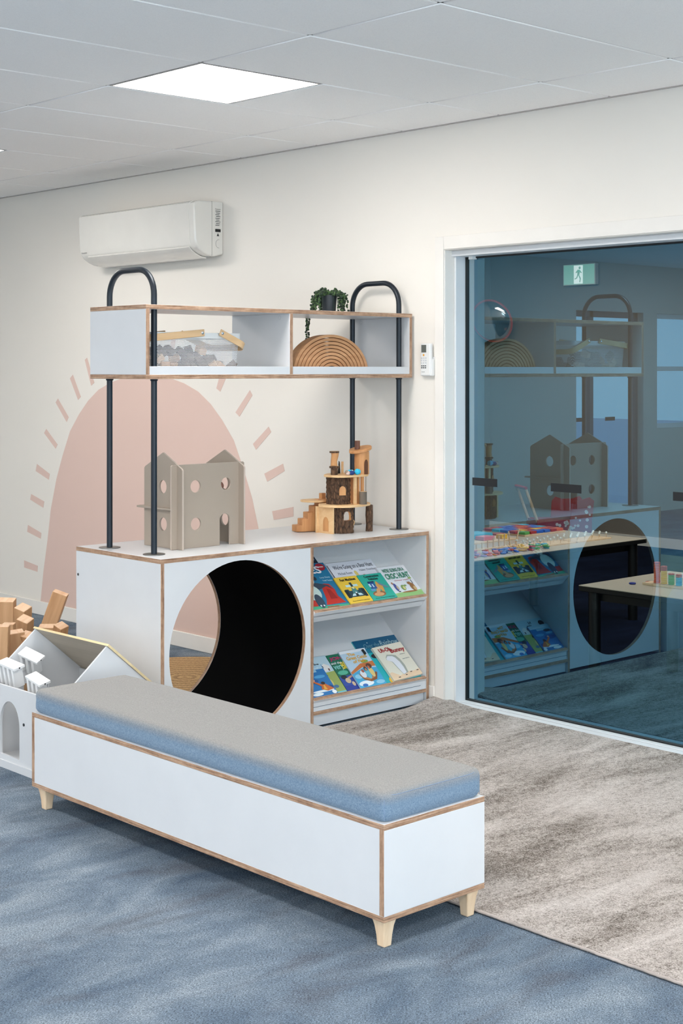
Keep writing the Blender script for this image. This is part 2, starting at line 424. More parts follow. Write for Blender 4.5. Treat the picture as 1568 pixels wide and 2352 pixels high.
for a, b, c, d in ((GX0 + .016, GX0 + .021, .014, GZ - .03), (GX0 + .016, GX1, .014, .020), (GX0 + .016, GX1, GZ - .037, GZ - .03)): mb.box(a, b, .124, .146, c, d, GASK)
part('door_seal', mb, dr)
CLRB = glass_mat('plain_glass_body', (1, 1, 1, 1), (1, 1, 1, 1), 0.0)
mb = MB(); mb.box(GX0 + .02, GX1 - .02, GY, GY + .006, .016, GZ - .034, CLRB); mb.mi[2] = mb.m(glass_mat('reflective_tinted_glass', (.30, .72, 1.0, 1), (.72, .78, .76, 1), .28)); part('glass_pane', mb, dr)
mb = MB()
DEC = P('black_decal', rgb(20, 22, 26), .5)
for x0, x1, z0, z1 in ((-.292, -.142, 1.008, 1.044), (.17, .337, 1.008, 1.044), (.805, .975, 1.008, 1.044), (1.45, 1.62, 1.008, 1.044), (2.1, 2.27, 1.008, 1.044)):
    part('safety_marker', MB().box(x0, x1, GY - .0015, GY - .0003, z0, z1, DEC), dr)
mb = MB(); mb.box(-.285, -.262, .10, .13, GZ - .043, GZ - .03, PLW); part('door_stop', mb, dr)
# glazed doors and window of the left wall, windows of the other walls
FR = P('window_frame_grey', rgb(70, 84, 94), .5); CLR = glass_mat('clear_glass', (1, 1, 1, 1), (.95, .98, .98, 1), .04)
def win(name, axis, pos, a0, a1, z0, z1, muls=(), rails=(), frame=FR, w=.05, dec=False):
    o = bpy.data.objects.new(name, None); COL.objects.link(o); o['kind'] = 'structure'; ORG[o.name] = Vector()
    def bx(m, a, b, c, d, t=.05, mat=frame, s=0):
        if axis == 'x': m.box(pos - t / 2 + s, pos + t / 2 + s, a, b, c, d, mat)
        else: m.box(a, b, pos - t / 2 + s, pos + t / 2 + s, c, d, mat)
    m = MB(); bx(m, a0, a0 + w, z0, z1); bx(m, a1 - w, a1, z0, z1); bx(m, a0, a1, z0, z0 + w); bx(m, a0, a1, z1 - w, z1)
    for q in muls: bx(m, q - w / 2, q + w / 2, z0, z1)
    for q in rails: bx(m, a0, a1, q - w / 2, q + w / 2)
    part('window_frame', m, o)
    m = MB(); bx(m, a0 + w, a1 - w, z0 + w, z1 - w, .006, CLR); part('window_pane', m, o)
    if dec:
        for q in dec:
            m = MB(); bx(m, q, q + .16, 1.0, 1.04, .008, DEC, .006); part('safety_marker', m, o)
    return o
win('door_2', 'x', XL - .1, -8.0, -6.85, 0, 2.15, muls=(-7.2,), dec=(-7.12, -7.62), w=.06)
win('window_1', 'x', XL - .1, -9.4, -8.25, .9, 2.15, rails=(1.55,), frame=ALU)
win('window_2', 'y', YF - .1, -3.0, 5.8, .5, 2.4, muls=(-.8, 1.4, 3.6), frame=ALU)
win('window_3', 'x', XR + .1, -8.6, -1.0, .3, 2.4, muls=(-6.7, -4.8, -2.9), frame=ALU)
mb = MB(); mb.box(-40, 40, -40, 40, -.4, -.3, P('outdoor_paving', rgb(215, 215, 210), .9)); struct('ground', mb)
# the room beyond the glass
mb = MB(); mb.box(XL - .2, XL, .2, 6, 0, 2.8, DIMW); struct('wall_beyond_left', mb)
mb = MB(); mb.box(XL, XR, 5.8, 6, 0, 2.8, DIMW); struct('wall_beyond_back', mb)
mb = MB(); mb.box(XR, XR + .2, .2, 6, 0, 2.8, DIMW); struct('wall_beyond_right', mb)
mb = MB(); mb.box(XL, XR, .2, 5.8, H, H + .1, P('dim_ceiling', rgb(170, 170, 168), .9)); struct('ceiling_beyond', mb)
mb = MB(); mb.box(XL, XR, 5.788, 5.8, 0, .085, TRIMW); struct('baseboard_beyond', mb)

# ceiling lights
LP = emis('light_panel_diffuser', (1.0, .955, .905, 1), 23.5)
k0 = None
names = {(1, 0): 'square ceiling light panel cut by the left edge of the photo', (2, 0): 'bright square ceiling light panel in full view above the shelf unit'}
for i, x in enumerate(LX):
    for j, y in enumerate(LY):
        if (x, y) not in panels: continue
        if k0 is None:
            t = thing('ceiling_light', names.get((0, 0), 'added square ceiling light panel outside the view, fill for the left wall'), 'ceiling light', (x + .3, y + .3, H), 'square ceiling lights'); k0 = t
            m = MB(); m.box(x + .012, x + .588, y + .012, y + .588, H + .004, H + .012, LP); part('diffuser', m, t)
            m = MB()
            for a, b, c, d in ((0.006, .594, .006, .014), (.006, .594, .586, .594), (.006, .014, .014, .586), (.586, .594, .014, .586)): m.box(x + a, x + b, y + c, y + d, H + .0, H + .03, GRID)
            part('frame', m, t)
        else:
            t = copy_tree(k0); t.location = (x + .3, y + .3, H)
            t['label'] = names.get((i, j), 'added square ceiling light panel outside the view, fill for the left wall')
# daylight: area lights in the big windows (cool sky light), and added fill lights
def area(name, loc, rot, sx, sy, e, c):
    l = bpy.data.lights.new(name, 'AREA'); l.shape = 'RECTANGLE'; l.size = sx; l.size_y = sy; l.energy = e; l.color = c
    o = bpy.data.objects.new(name, l); COL.objects.link(o); o.location = loc; o.rotation_euler = rot; return o
area('daylight_front', (1.4, YF - .25, 1.55), (PI / 2, 0, 0), 8.6, 1.6, 20, (.74, .87, 1))
area('ground_bounce_fill_front', (1.4, YF - .25, .75), (PI / 2 + .75, 0, 0), 8.6, .8, 85, (.92, .95, 1))  # added fill tilted upward like ground bounce, to brighten the ceiling
area('daylight_right', (XR + .25, -4.8, 1.5), (0, PI / 2, 0), 1.7, 7.4, 140, (.76, .88, 1))
area('ground_bounce_fill_right', (XR + .25, -4.8, .6), (0, PI / 2 + .75, 0), .8, 7.4, 130, (.92, .95, 1))  # same added upward fill at the right window
area('room_beyond_fill', (.2, 2.4, H - .02), (0, 0, 0), 3.0, 1.5, 95, (1, .97, .93))  # added fill over the tables, no fixture is modelled
area('room_beyond_fill', (-3.6, 3.9, H - .02), (0, 0, 0), 1.5, 1.5, 50, (1, .97, .93))  # second added fill, brings up the far end and the cart

# ------------------------------------------------------------------ sun mural painted on the wall
def wxz(a, b, t): return (a, -t, b)
mu = thing('sun_mural', 'peach half-sun painted on the white wall behind the shelf unit', 'mural', (-2.68, -.001, .085))
half = [(.085, 1.14), (.28, 1.105), (.477, 1.058), (.67, 1.02), (.863, .955), (1.01, .885), (1.164, .80), (1.27, .70), (1.354, .60), (1.42, .49), (1.465, .36), (1.495, .22), (1.505, .1)]
pts = [(-2.68 - w, z) for z, w in half] + [(-2.68 + w, z) for z, w in half[::-1]]
part('sun_disc', MB().prism(pts, .0005, .0015, wxz, PINK), mu)
RAYS = [[(-3.292, 1.613), (-3.317, 1.6), (-3.248, 1.444), (-3.214, 1.463)],
[(-3.449, 1.51), (-3.482, 1.487), (-3.391, 1.356), (-3.36, 1.376)],
[(-3.618, 1.362), (-3.645, 1.337), (-3.519, 1.219), (-3.495, 1.249)],
[(-3.754, 1.17), (-3.779, 1.143), (-3.645, 1.05), (-3.622, 1.077)],
[(-3.864, 0.945), (-3.879, 0.9), (-3.724, 0.853), (-3.712, 0.89)],
[(-3.933, 0.751), (-3.944, 0.715), (-3.789, 0.674), (-3.777, 0.714)],
[(-3.972, 0.552), (-3.981, 0.508), (-3.819, 0.477), (-3.811, 0.514)],
[(-4.018, 0.322), (-4.018, 0.277), (-3.858, 0.265), (-3.854, 0.303)],
[(-1.989, 1.538), (-1.917, 1.538), (-1.996, 1.422), (-2.03, 1.439)],
[(-1.744, 1.433), (-1.723, 1.406), (-1.832, 1.291), (-1.865, 1.313)],
[(-1.591, 1.245), (-1.57, 1.218), (-1.694, 1.121), (-1.719, 1.15)],
[(-1.476, 1.058), (-1.463, 1.021), (-1.602, 0.959), (-1.626, 0.999)],
[(-1.563, 0.808), (-1.549, 0.764), (-1.395, 0.793), (-1.395, 0.842)],
[(-2.893, 1.587), (-2.928, 1.733), (-2.967, 1.723), (-2.932, 1.577)],
[(-2.66, 1.605), (-2.66, 1.755), (-2.7, 1.755), (-2.7, 1.605)],
[(-2.427, 1.582), (-2.394, 1.729), (-2.433, 1.738), (-2.466, 1.591)]]
for q in RAYS: part('ray', MB().prism(q, .0005, .0015, wxz, PINK), mu)

# ------------------------------------------------------------------ air conditioner
ac = thing('air_conditioner', 'white wall-mounted split air conditioner high on the wall above the shelf unit', 'air conditioner', (-2.52, 0, 2.14))
def yzx(a, b, t): return (t, a, b)
x0, x1 = -3.073, -1.97
prof = [(0, 2.16), (-.06, 2.146), (-.10, 2.150), (-.135, 2.163), (-.165, 2.182), (-.183, 2.205), (-.190, 2.235), (-.198, 2.40), (-.194, 2.425), (-.17, 2.438), (-.06, 2.442), (0, 2.442)]
m = MB().prism(prof, x0, x1, yzx, ACW, True); o = part('housing', m, ac); bev(o, .008, 3, 60)
m = MB(); m.prism([(-.1835, 2.206), (-.192, 2.235), (-.2005, 2.40), (-.197, 2.428), (-.172, 2.4405), (-.168, 2.4405), (-.192, 2.40), (-.186, 2.24)], x0 + .002, x1 - .045, yzx, ACW, True); part('front_panel', m, ac)
m = MB(); m.prism([(-.070, 2.1445), (-.105, 2.149), (-.14, 2.163), (-.168, 2.182), (-.181, 2.198), (-.184, 2.192), (-.170, 2.176), (-.14, 2.157), (-.105, 2.142), (-.07, 2.138)], x0 + .07, x1 - .06, yzx, ACW, True); part('air_vane', m, ac)
m = MB(); m.box(x0 + .10, x1 - .07, -.073, -.066, 2.1405, 2.1448, INK); part('vane_slot', m, ac, label='dark gap behind the vane')
def sidef(a, b, t): return (x1 + .001 + t, a, b)
m = MB()
for k in range(9): m.box(x1 + .0005, x1 + .0012, -.055 + .004 * (k % 2), -.022 - .003 * (k % 3), 2.388 - k * .0095, 2.391 - k * .0095, INK)
m.box(x1 + .0005, x1 + .0015, -.056, -.020, 2.278, 2.294, BLK); m.prism([(-.046, 2.256), (-.030, 2.256), (-.038, 2.272)], 0, .0006, sidef, INK)
merge(m, text_mb('Panasonic', INK, (-.056, -.020, 2.398, 2.404), sidef))
part('rating_label', m, ac, label='small printed rating label on the end')
m = MB(); m.tube([(x1 + .0008, -.03 + .023 * cos(t), 2.215 + .023 * sin(t)) for t in [PI / 2 + PI * i / 14 for i in range(15)]], .0006, 5, INK); part('access_cap', m, ac)
m = MB(); m.box(x1 - .004, x1 + .002, -.0795, -.078, 2.15, 2.441, P('seam_grey', rgb(170, 168, 162), .6)); part('side_seam', m, ac)
def frf(a, b, t): return (a, -.1935 - t, b)
part('logo', text_mb('Panasonic', INK, (x0 + .02, x0 + .075, 2.214, 2.222), frf), ac, label='tiny dark lettering at the lower left of the front')

# ------------------------------------------------------------------ remote control
rc = thing('remote_control', 'white air conditioner remote control in a wall holder beside the door casing', 'remote control', (-.437, 0, 1.51))
m = MB().box(-.470, -.408, -.026, -.006, 1.512, 1.662, PLW); o = part('remote_body', m, rc); bev(o, .005, 2)
m = MB().box(-.474, -.401, -.022, 0, 1.512, 1.59, PLW); m.box(-.474, -.401, -.004, 0, 1.512, 1.60, PLW); part('holder', m, rc, .003)
m = MB().box(-.463, -.433, -.0272, -.0255, 1.62, 1.655, P('lcd_grey', rgb(92, 96, 90), .3)); part('screen', m, rc)
part('button', MB().ball((-.449, -.0265, 1.608), .0052, P('orange_button', rgb(240, 170, 60), .5), 6, (1, .4, 1)), rc, label='orange power button')
LB = P('pale_button', rgb(196, 198, 202), .5)
for r in range(3):
    for c in range(3): part('button', MB().box(-.466 + c * .0135, -.458 + c * .0135, -.0275, -.0255, 1.592 - r * .0115, 1.597 - r * .0115, LB), rc)
for r in range(2):
    for c in range(3): part('button', MB().box(-.464 + c * .0115, -.457 + c * .0115, -.0275, -.0225, 1.556 - r * .009, 1.5605 - r * .009, INK), rc, label='dark button')
def rf(a, b, t): return (a, -.0262 - t, b)
part('logo', text_mb('Panasonic', INK, (-.462, -.442, 1.5285, 1.5325), lambda a, b, t: (a, -.0262 - t, b)), rc)

# ------------------------------------------------------------------ shelf unit
U = thing('shelf_unit', 'white plywood shelf unit with round crawl tunnel, sloped book display and raised pole shelf', 'shelf unit', (-.727, -.76, 0))
ux0, ux1, uy0, uy1, uz = -1.028, -.425, -1.529, -.016, .797
T = .018
part('worktop', MB().panel(ux0, ux1, uy0, uy1, uz - T, uz, 'z'), U, .0012)
part('end_panel', MB().panel(ux0, ux1, uy0, uy0 + T, 0.004, uz - T, 'y'), U, .0012)
part('end_panel', MB().panel(ux0, ux1, uy1 - T, uy1, 0.004, uz - T, 'y'), U, .0012)
dv = -.745
part('divider', MB().panel(ux0, ux1, dv, dv + T, 0.004, uz - T, 'y'), U, .0012)
hc = (-1.13, .402, .357)
def yz(x): return lambda a, b, t: (t, a, b)
fo = [(uy0 + T, .02), (dv, .02), (dv, uz - T), (uy0 + T, uz - T)]
m = MB(); holed(m, fo, [circ(hc[0], hc[1], hc[2], n=72)], ux1 - T - .001, ux1 - .001, yz(0), WHITE, ply('x')); part('front_panel', m, U)
m = MB(); holed(m, fo, [circ(hc[0], hc[1], hc[2], n=72)], ux0, ux0 + T, yz(0), WHITE, ply('x')); part('back_panel', m, U)
m = MB(); r = hc[2] + .001; n = 72
vs = [(x, hc[0] + rr * cos(2 * PI * i / n), hc[1] + rr * sin(2 * PI * i / n)) for rr in (r, r + .006) for x in (ux0 + T, ux1 - T - .002) for i in range(n)]
fs = []
for a, b in ((0, 1), (3, 2), (1, 3), (2, 0)):
    for i in range(n): fs.append((a * n + i, a * n + (i + 1) % n, b * n + (i + 1) % n, b * n + i))
m.add(vs, fs, BLACK, True); part('tunnel_lining', m, U, label='black round tunnel lining')
m = MB(); m.tube([(ux1 - T - .003, hc[0] + (hc[2] - .0005) * cos(2 * PI * i / 72), hc[1] + (hc[2] - .0005) * sin(2 * PI * i / 72)) for i in range(73)], .0015, 6, BLACK, False)
part('tunnel_seam', m, U)
# right bay: back board, two sloped display boards with ledges, kick board
ya, yb = dv + T, uy1 - T
part('bay_back', MB().box(ux0 + .01, ux0 + .02, ya, yb, .06, uz - T, WHITE), U)
def slope(z0, x0, m, name, ztop, tb):
    L = (ztop - z0) * math.hypot(m, 1) / m; n = Vector((m, 0, 1)).normalized(); up = Vector((-1, 0, m)).normalized(); B = Vector((x0, 0, z0))
    def f(s, y, t): q = B + up * s + n * t; return (q.x, y, q.z)
    mm = MB(); vs = [f(s, y, t) for s in (-.02, L) for y in (ya, yb) for t in (-.009, 0)]
    mm.add(vs, [(0, 1, 3, 2), (4, 6, 7, 5), (0, 4, 5, 1), (2, 3, 7, 6), (0, 2, 6, 4), (1, 5, 7, 3)], WHITE)
    part(name, mm, U)
    mm = MB(); vs = [f(s, y, t) for s in (-.020, -.003) for y in (ya, yb) for t in (tb, .022)]
    mm.add(vs, [(0, 1, 3, 2), (4, 6, 7, 5), (0, 4, 5, 1), (2, 3, 7, 6), (0, 2, 6, 4)], WHITE); mm.add(vs, [(1, 5, 7, 3)], ply('x')); o = part('book_ledge', mm, U, .001)
    return f
sT = slope(.496, -.445, .875, 'display_slope', .775, -.042)
sB = slope(.119, -.45, .94, 'display_slope', .44, -.012)
part('fascia', MB().box(-.442, -.432, ya, yb, .075, .109, WHITE), U)
part('groove', MB().box(-.4325, -.4312, ya, yb - .03, .0905, .0925, P('slate_line', rgb(90, 105, 118), .6)), U, label='thin dark groove')
part('bottom_shelf', MB().panel(ux0 + .02, ux1, ya, yb, .058, .075, 'z'), U, .001)
part('kickboard', MB().box(-.448, -.440, ya, yb - .004, .008, .058, WHITE), U)
m = MB()
for y, z in ((-1.529, .68),): m.cyl((-1.012, y + .001, z), (-1.012, y - .0015, z), .006, n=16, mat=GREYST); m.cyl((-1.012, y - .0014, z), (-1.012, y - .0018, z), .003, n=6, mat=BLK)
part('screw_cap', m, U, label='small steel screw near the back edge')
m = MB()
for y, z in ((-.06, .765), ): m.cyl((-.47, yb + .0005, z), (-.47, yb - .002, z), .008, n=16, mat=WHITE)
part('screw_cap', m, U)
# raised shelf
sx0, sx1, sy0, sy1, sz0, sz1 = -.932, -.533, -1.5226, -.016, 1.503, 1.801
part('shelf_top', MB().panel(sx0, sx1, sy0, sy1, sz1 - T, sz1, 'z'), U, .0012)
part('shelf_base', MB().panel(sx0, sx1, sy0, sy1, sz0, sz0 + T, 'z'), U, .0012)
part('shelf_end', MB().panel(sx0, sx1, sy0, sy0 + T, sz0 + T, sz1 - T, 'y'), U, .0012)
part('shelf_end', MB().panel(sx0, sx1, sy1 - T, sy1, sz0 + T, sz1 - T, 'y'), U, .0012)
part('shelf_divider', MB().panel(sx0, sx1, -.768, -.768 + T, sz0 + T, sz1 - T, 'y'), U, .0012)
for a, b in ((sy0 + T, -.768), (-.768 + T, sy1 - T)): part('shelf_lip', MB().box(sx1 - .014, sx1 - .002, a, b, sz0 + T, sz0 + T + .033, WHITE), U, .001)
RING = P('screw_cap_ring', rgb(190, 192, 194), .5)
for x, y in ((-.60, -.768), (-.86, -.034), (-.62, -.034)):
    m = MB().cyl((x, y - .0002, sz1 - .034), (x, y - .0015, sz1 - .034), .0085, n=18, mat=RING); m.cyl((x, y - .0014, sz1 - .034), (x, y - .002, sz1 - .034), .0072, n=18, mat=WHITE); part('screw_cap', m, U)
# pole frames
pr = .0122
for y in (-1.4546, -.0637):
    xa, xb, zt, R = -.889, -.573, 1.948, .105
    path = [(xa, y, uz + .002), (xa, y, 1.2), (xa, y, 1.6)] + [(xa + R - R * cos(t), y, zt - R + R * sin(t)) for t in [PI / 2 * i / 10 for i in range(11)]] + \
           [(xb - R + R * sin(t), y, zt - R + R * cos(t)) for t in [PI / 2 * i / 10 for i in range(11)]] + [(xb, y, 1.6), (xb, y, 1.2), (xb, y, uz + .002)]
    pf = part('pole_frame', MB().tube(path, pr, 20, STEEL), U, label='black steel hoop pole')
    for x in (xa, xb):
        part('base_plate', MB().cyl((x, y, uz), (x, y, uz + .003), .045, n=36, mat=GREYST), pf)
        part('collar', MB().lathe([(pr + .001, sz0 - .008), (pr + .003, sz0 - .006), (pr + .004, sz0 - .001)], (x, y, 0), STEEL, 20), pf)

# ------------------------------------------------------------------ bench
B = thing('storage_bench', 'long white plywood storage bench with padded seat in the foreground', 'bench', (.63, -2.007, 0))
bx0, bx1, by0, by1, bz0, bz1 = -.256, 1.5156, -2.2064, -1.8084, .074, .335
part('lid', MB().panel(bx0, bx1, by0, by1, bz1 - .016, bz1, 'z'), B, .0012)
part('base_board', MB().panel(bx0, bx1, by0, by1, bz0, bz0 + .016, 'z'), B, .0012)
for a, b in ((bx0, bx0 + T), (bx1 - T, bx1)): part('end_panel', MB().panel(a, b, by0, by1, bz0 + .016, bz1 - .016, 'x'), B, .001)
for a, b in ((by0 + .001, by0 + T), (by1 - T, by1 - .001)): part('side_panel', MB().panel(bx0 + T, bx1 - T, a, b, bz0 + .016, bz1 - .016, 'y'), B)
def leg(cx, cy):
    m = MB(); lv = [(.0, .0), (.25, .0045), (.6, .008), (1, .010)]; h = .024; vs = []; n = 4
    for t, d in lv:
        z = bz0 * (1 - t); 
        for a, b in ((-1, -1), (1, -1), (1, 1), (-1, 1)): vs.append((cx + a * (h - d), cy + b * (h - d), z))
    fs = [(k * 4 + i, k * 4 + (i + 1) % 4, (k + 1) * 4 + (i + 1) % 4, (k + 1) * 4 + i) for k in range(3) for i in range(4)]
    fs += [(3, 2, 1, 0), (12, 13, 14, 15)]; m.add(vs, fs, PINE); return m
for x in (bx0 + .052, bx1 - .03):
    for y in (by0 + .03, by1 - .04): part('leg', leg(x, y), B, .003)
# padded seat lies loose on the lid
cu = MB(); nx, ny = 44, 12; L = (bx1 - bx0) / 2 - .004; W = (by1 - by0) / 2 - .004; hh = .082
Rr = .022
def cush(u, v, top):
    x = u * L; y = v * W; dx = max(0, abs(x) - (L - Rr)); dy = max(0, abs(y) - (W - Rr)); d = min(Rr, math.hypot(dx, dy))
    drop = Rr - math.sqrt(max(0, Rr * Rr - d * d)); puff = .004 * (1 - u ** 6) * (1 - v ** 4)
    return x, y, drop, puff
def lin_s(n, L):   # sample positions denser at the ends
    a = [-1 + 2 * Rr / L * (1 - cos(PI / 2 * i / 6)) / 2 for i in range(6)]; c = [-1 + Rr / L + (2 - 2 * Rr / L) * i / n for i in range(n + 1)]
    return a + c + [-q for q in a[::-1]]
us, vs_ = lin_s(30, L), lin_s(10, W); V = []; F = []
for u in us:
    for v in vs_:
        x, y, d, p = cush(u, v, 1)
        # round plan corners
        if abs(x) > L - Rr and abs(y) > W - Rr:
            ex, ey = abs(x) - (L - Rr), abs(y) - (W - Rr); mxx = max(ex, ey); hyp = math.hypot(ex, ey)
            if hyp > 0: ex, ey = ex * mxx / hyp, ey * mxx / hyp
            x = math.copysign(L - Rr + ex, x); y = math.copysign(W - Rr + ey, y); d = Rr - math.sqrt(max(0, Rr * Rr - mxx * mxx))
        V.append((x, y, hh - d + p))
k = len(vs_); m_ = len(us)
for i in range(m_ - 1):
    for j in range(k - 1): F.append((i * k + j, (i + 1) * k + j, (i + 1) * k + j + 1, i * k + j + 1))
ring = [i * k for i in range(m_)] + [(m_ - 1) * k + j for j in range(1, k)] + [i * k + k - 1 for i in range(m_ - 2, -1, -1)] + [j for j in range(k - 2, 0, -1)]
lv = [(-.001, .045), (.0, .03), (0.0, .015), (-.004, .006), (-.010, .0)]
prev = ring; base = len(V)
for off, z in lv:
    cur = []
    for idx in ring:
        x, y, _ = V[idx]; cx = math.copysign(max(0, abs(x) + off), x) if abs(x) > L - Rr - .001 else x; cy = math.copysign(max(0, abs(y) + off), y) if abs(y) > W - Rr - .001 else y
        V.append((cx, cy, z)); cur.append(len(V) - 1)
    for i in range(len(ring)): F.append((prev[i], prev[(i + 1) % len(ring)], cur[(i + 1) % len(ring)], cur[i]))
    prev = cur
F.append(tuple(prev))
cc = ((bx0 + bx1) / 2, (by0 + by1) / 2, bz1)
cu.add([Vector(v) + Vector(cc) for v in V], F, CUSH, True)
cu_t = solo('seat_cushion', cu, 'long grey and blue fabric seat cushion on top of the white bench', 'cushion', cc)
m = MB(); 
for s in (1,):
    xx = cc[0] + L - .001; zt = bz1 + hh - .010
    kx = L - Rr * .30
    path = [(cc[0] + kx, cc[1] - W + Rr * .30, bz1 + .006), (cc[0] + kx, cc[1] - W + Rr * .30, zt - .012), (xx - .004, cc[1] - W + .022, zt), (xx - .001, cc[1] - W + .05, zt - .002), (xx - .001, cc[1], zt - .002), (xx - .001, cc[1] + W - .05, zt - .002), (xx - .004, cc[1] + W - .022, zt), (cc[0] + kx, cc[1] + W - Rr * .30, zt - .012), (cc[0] + kx, cc[1] + W - Rr * .30, bz1 + .006)]
    m.tube(path, .0009, 6, P('seam_thread', rgb(128, 146, 172), .9))
part('piping', m, cu_t, label='thin stitched seam round the end')

# ------------------------------------------------------------------ rugs
m = MB(); X0, X1, Y0, Y1, hz = -.400, 3.6, -1.815, .045, .011
nx, ny = 60, 34; V = []; F = []
for i in range(nx + 1):
    for j in range(ny + 1):
        x = X0 + (X1 - X0) * i / nx; y = Y0 + (Y1 - Y0) * j / ny
        z = hz + .0012 * sin(x * 7) * sin(y * 9)
        c = math.hypot(x - X0 - .02, y - (-.02)); 
        if c < .22: z += .035 * (1 - c / .22) ** 2
        V.append((x, min(y, -.012) if x < GX0 else y, z))
for i in range(nx):
    for j in range(ny): F.append((i * (ny + 1) + j, (i + 1) * (ny + 1) + j, (i + 1) * (ny + 1) + j + 1, i * (ny + 1) + j + 1))
ring = [i * (ny + 1) for i in range(nx + 1)] + [nx * (ny + 1) + j for j in range(1, ny + 1)] + [i * (ny + 1) + ny for i in range(nx - 1, -1, -1)] + [j for j in range(ny - 1, 0, -1)]
b0 = len(V)
for idx in ring: x, y, z = V[idx]; V.append((x, y, max(.0005, z - hz + .0005)))
for i in range(len(ring)): F.append((ring[i], ring[(i + 1) % len(ring)], b0 + (i + 1) % len(ring), b0 + i))
F.append(tuple(range(b0, b0 + len(ring))))
m.add(V, F, RUG, True)
rug = solo('area_rug', m, 'large mottled beige and brown pile rug in front of the glass door', 'rug', (1.6, -.9, 0))
m = MB()
pts_ = [(X0 + (X1 - X0) * i / 400, Y0 - .002 + .0012 * random.uniform(-1, 1), .007 + random.uniform(-.001, .001)) for i in range(401)]
m.tube(pts_, .0042, 8, P('rug_binding', rgb(176, 164, 156), .95, var=.3)); part('edge_binding', m, rug)
m = MB().lathe([(.001, .0), (.52, .0), (.535, .006), (.53, .012), (.001, .013)], (0, 0, 0), JUTE, 64)
jr = solo('jute_rug', m, 'round braided jute rug on the floor behind the shelf unit', 'rug'); jr.location = (-1.62, -.52, 0.0005)

# ------------------------------------------------------------------ toy house of taupe boards on the worktop
TH = thing('toy_house', 'taupe slot-together toy house with gables and round windows, on the worktop', 'toy house', (-.73, -1.13, uz))
zb = uz + .001
def xz(y0): return lambda a, b, t: (a, y0 + t, b)
gab = lambda: [(-.868, zb), (-.600, zb), (-.600, 1.125), (-.606, 1.132), (-.734, 1.195), (-.862, 1.132), (-.868, 1.125)]
for y0, hs in ((-1.294, [(-.735, 1.052), (-.733, .896)]), (-.969, [(-.735, 1.052), (-.733, .896)])):
    m = MB(); holed(m, gab(), [circ(a, b, .026, .028, 30) for a, b in hs], 0, .008, xz(y0), TAUPE, TAUPEE); part('gable_panel', m, TH)
arch = [(-1.071, zb), (-1.071, .905)] + [(-1.0435 - .0275 * cos(t), .905 + .026 * sin(t)) for t in [PI * i / 12 for i in range(1, 12)]] + [(-1.016, .905), (-1.016, zb)]
out = [(-1.322, zb)] + arch + [(-.938, zb), (-.938, 1.142), (-.944, 1.147), (-1.316, 1.147), (-1.322, 1.142)]
m = MB(); holed(m, out, [circ(-1.198, 1.054, .0265, .0265, 30), circ(-1.196, .897, .0265, .0265, 30), circ(-1.037, 1.057, .0265, .0265, 30)], -.644, -.636, lambda a, b, t: (t, a, b), TAUPE, TAUPEE)
part('front_wall', m, TH)
part('floor_board', MB().box(-.894, -.645, -1.315, -.945, .958, .966, TAUPE), TH, .001)
SK = P('doll_brown_wood', rgb(132, 88, 74), .6); LIL = P('doll_lilac', rgb(214, 196, 222), .6)
def peg(loc, head, body, label, s=1, rot=(0, 0, 0)):
    t = thing('peg_doll', label, 'toy figure', (0, 0, 0), 'wooden peg dolls')
    part('doll_body', MB().lathe([(.013, 0), (.0145, .003), (.014, .018), (.010, .034), (.005, .042)], (0, 0, 0), body, 20), t)
    part('doll_head', MB().ball((0, 0, .051), .0125, head, 8), t)
    t.location = loc; t.rotation_euler = rot; t.scale = (s, s, s); return t
peg((-.672, -1.045, .967), SK, LIL, 'small lilac-clothed doll behind the upper right window of the taupe toy house', 1.55)
peg((-.80, -1.20, .967), SK, P('doll_brown_cloth', rgb(120, 78, 48), .7), 'small brown doll behind the upper left gable window of the taupe toy house', 1.1)

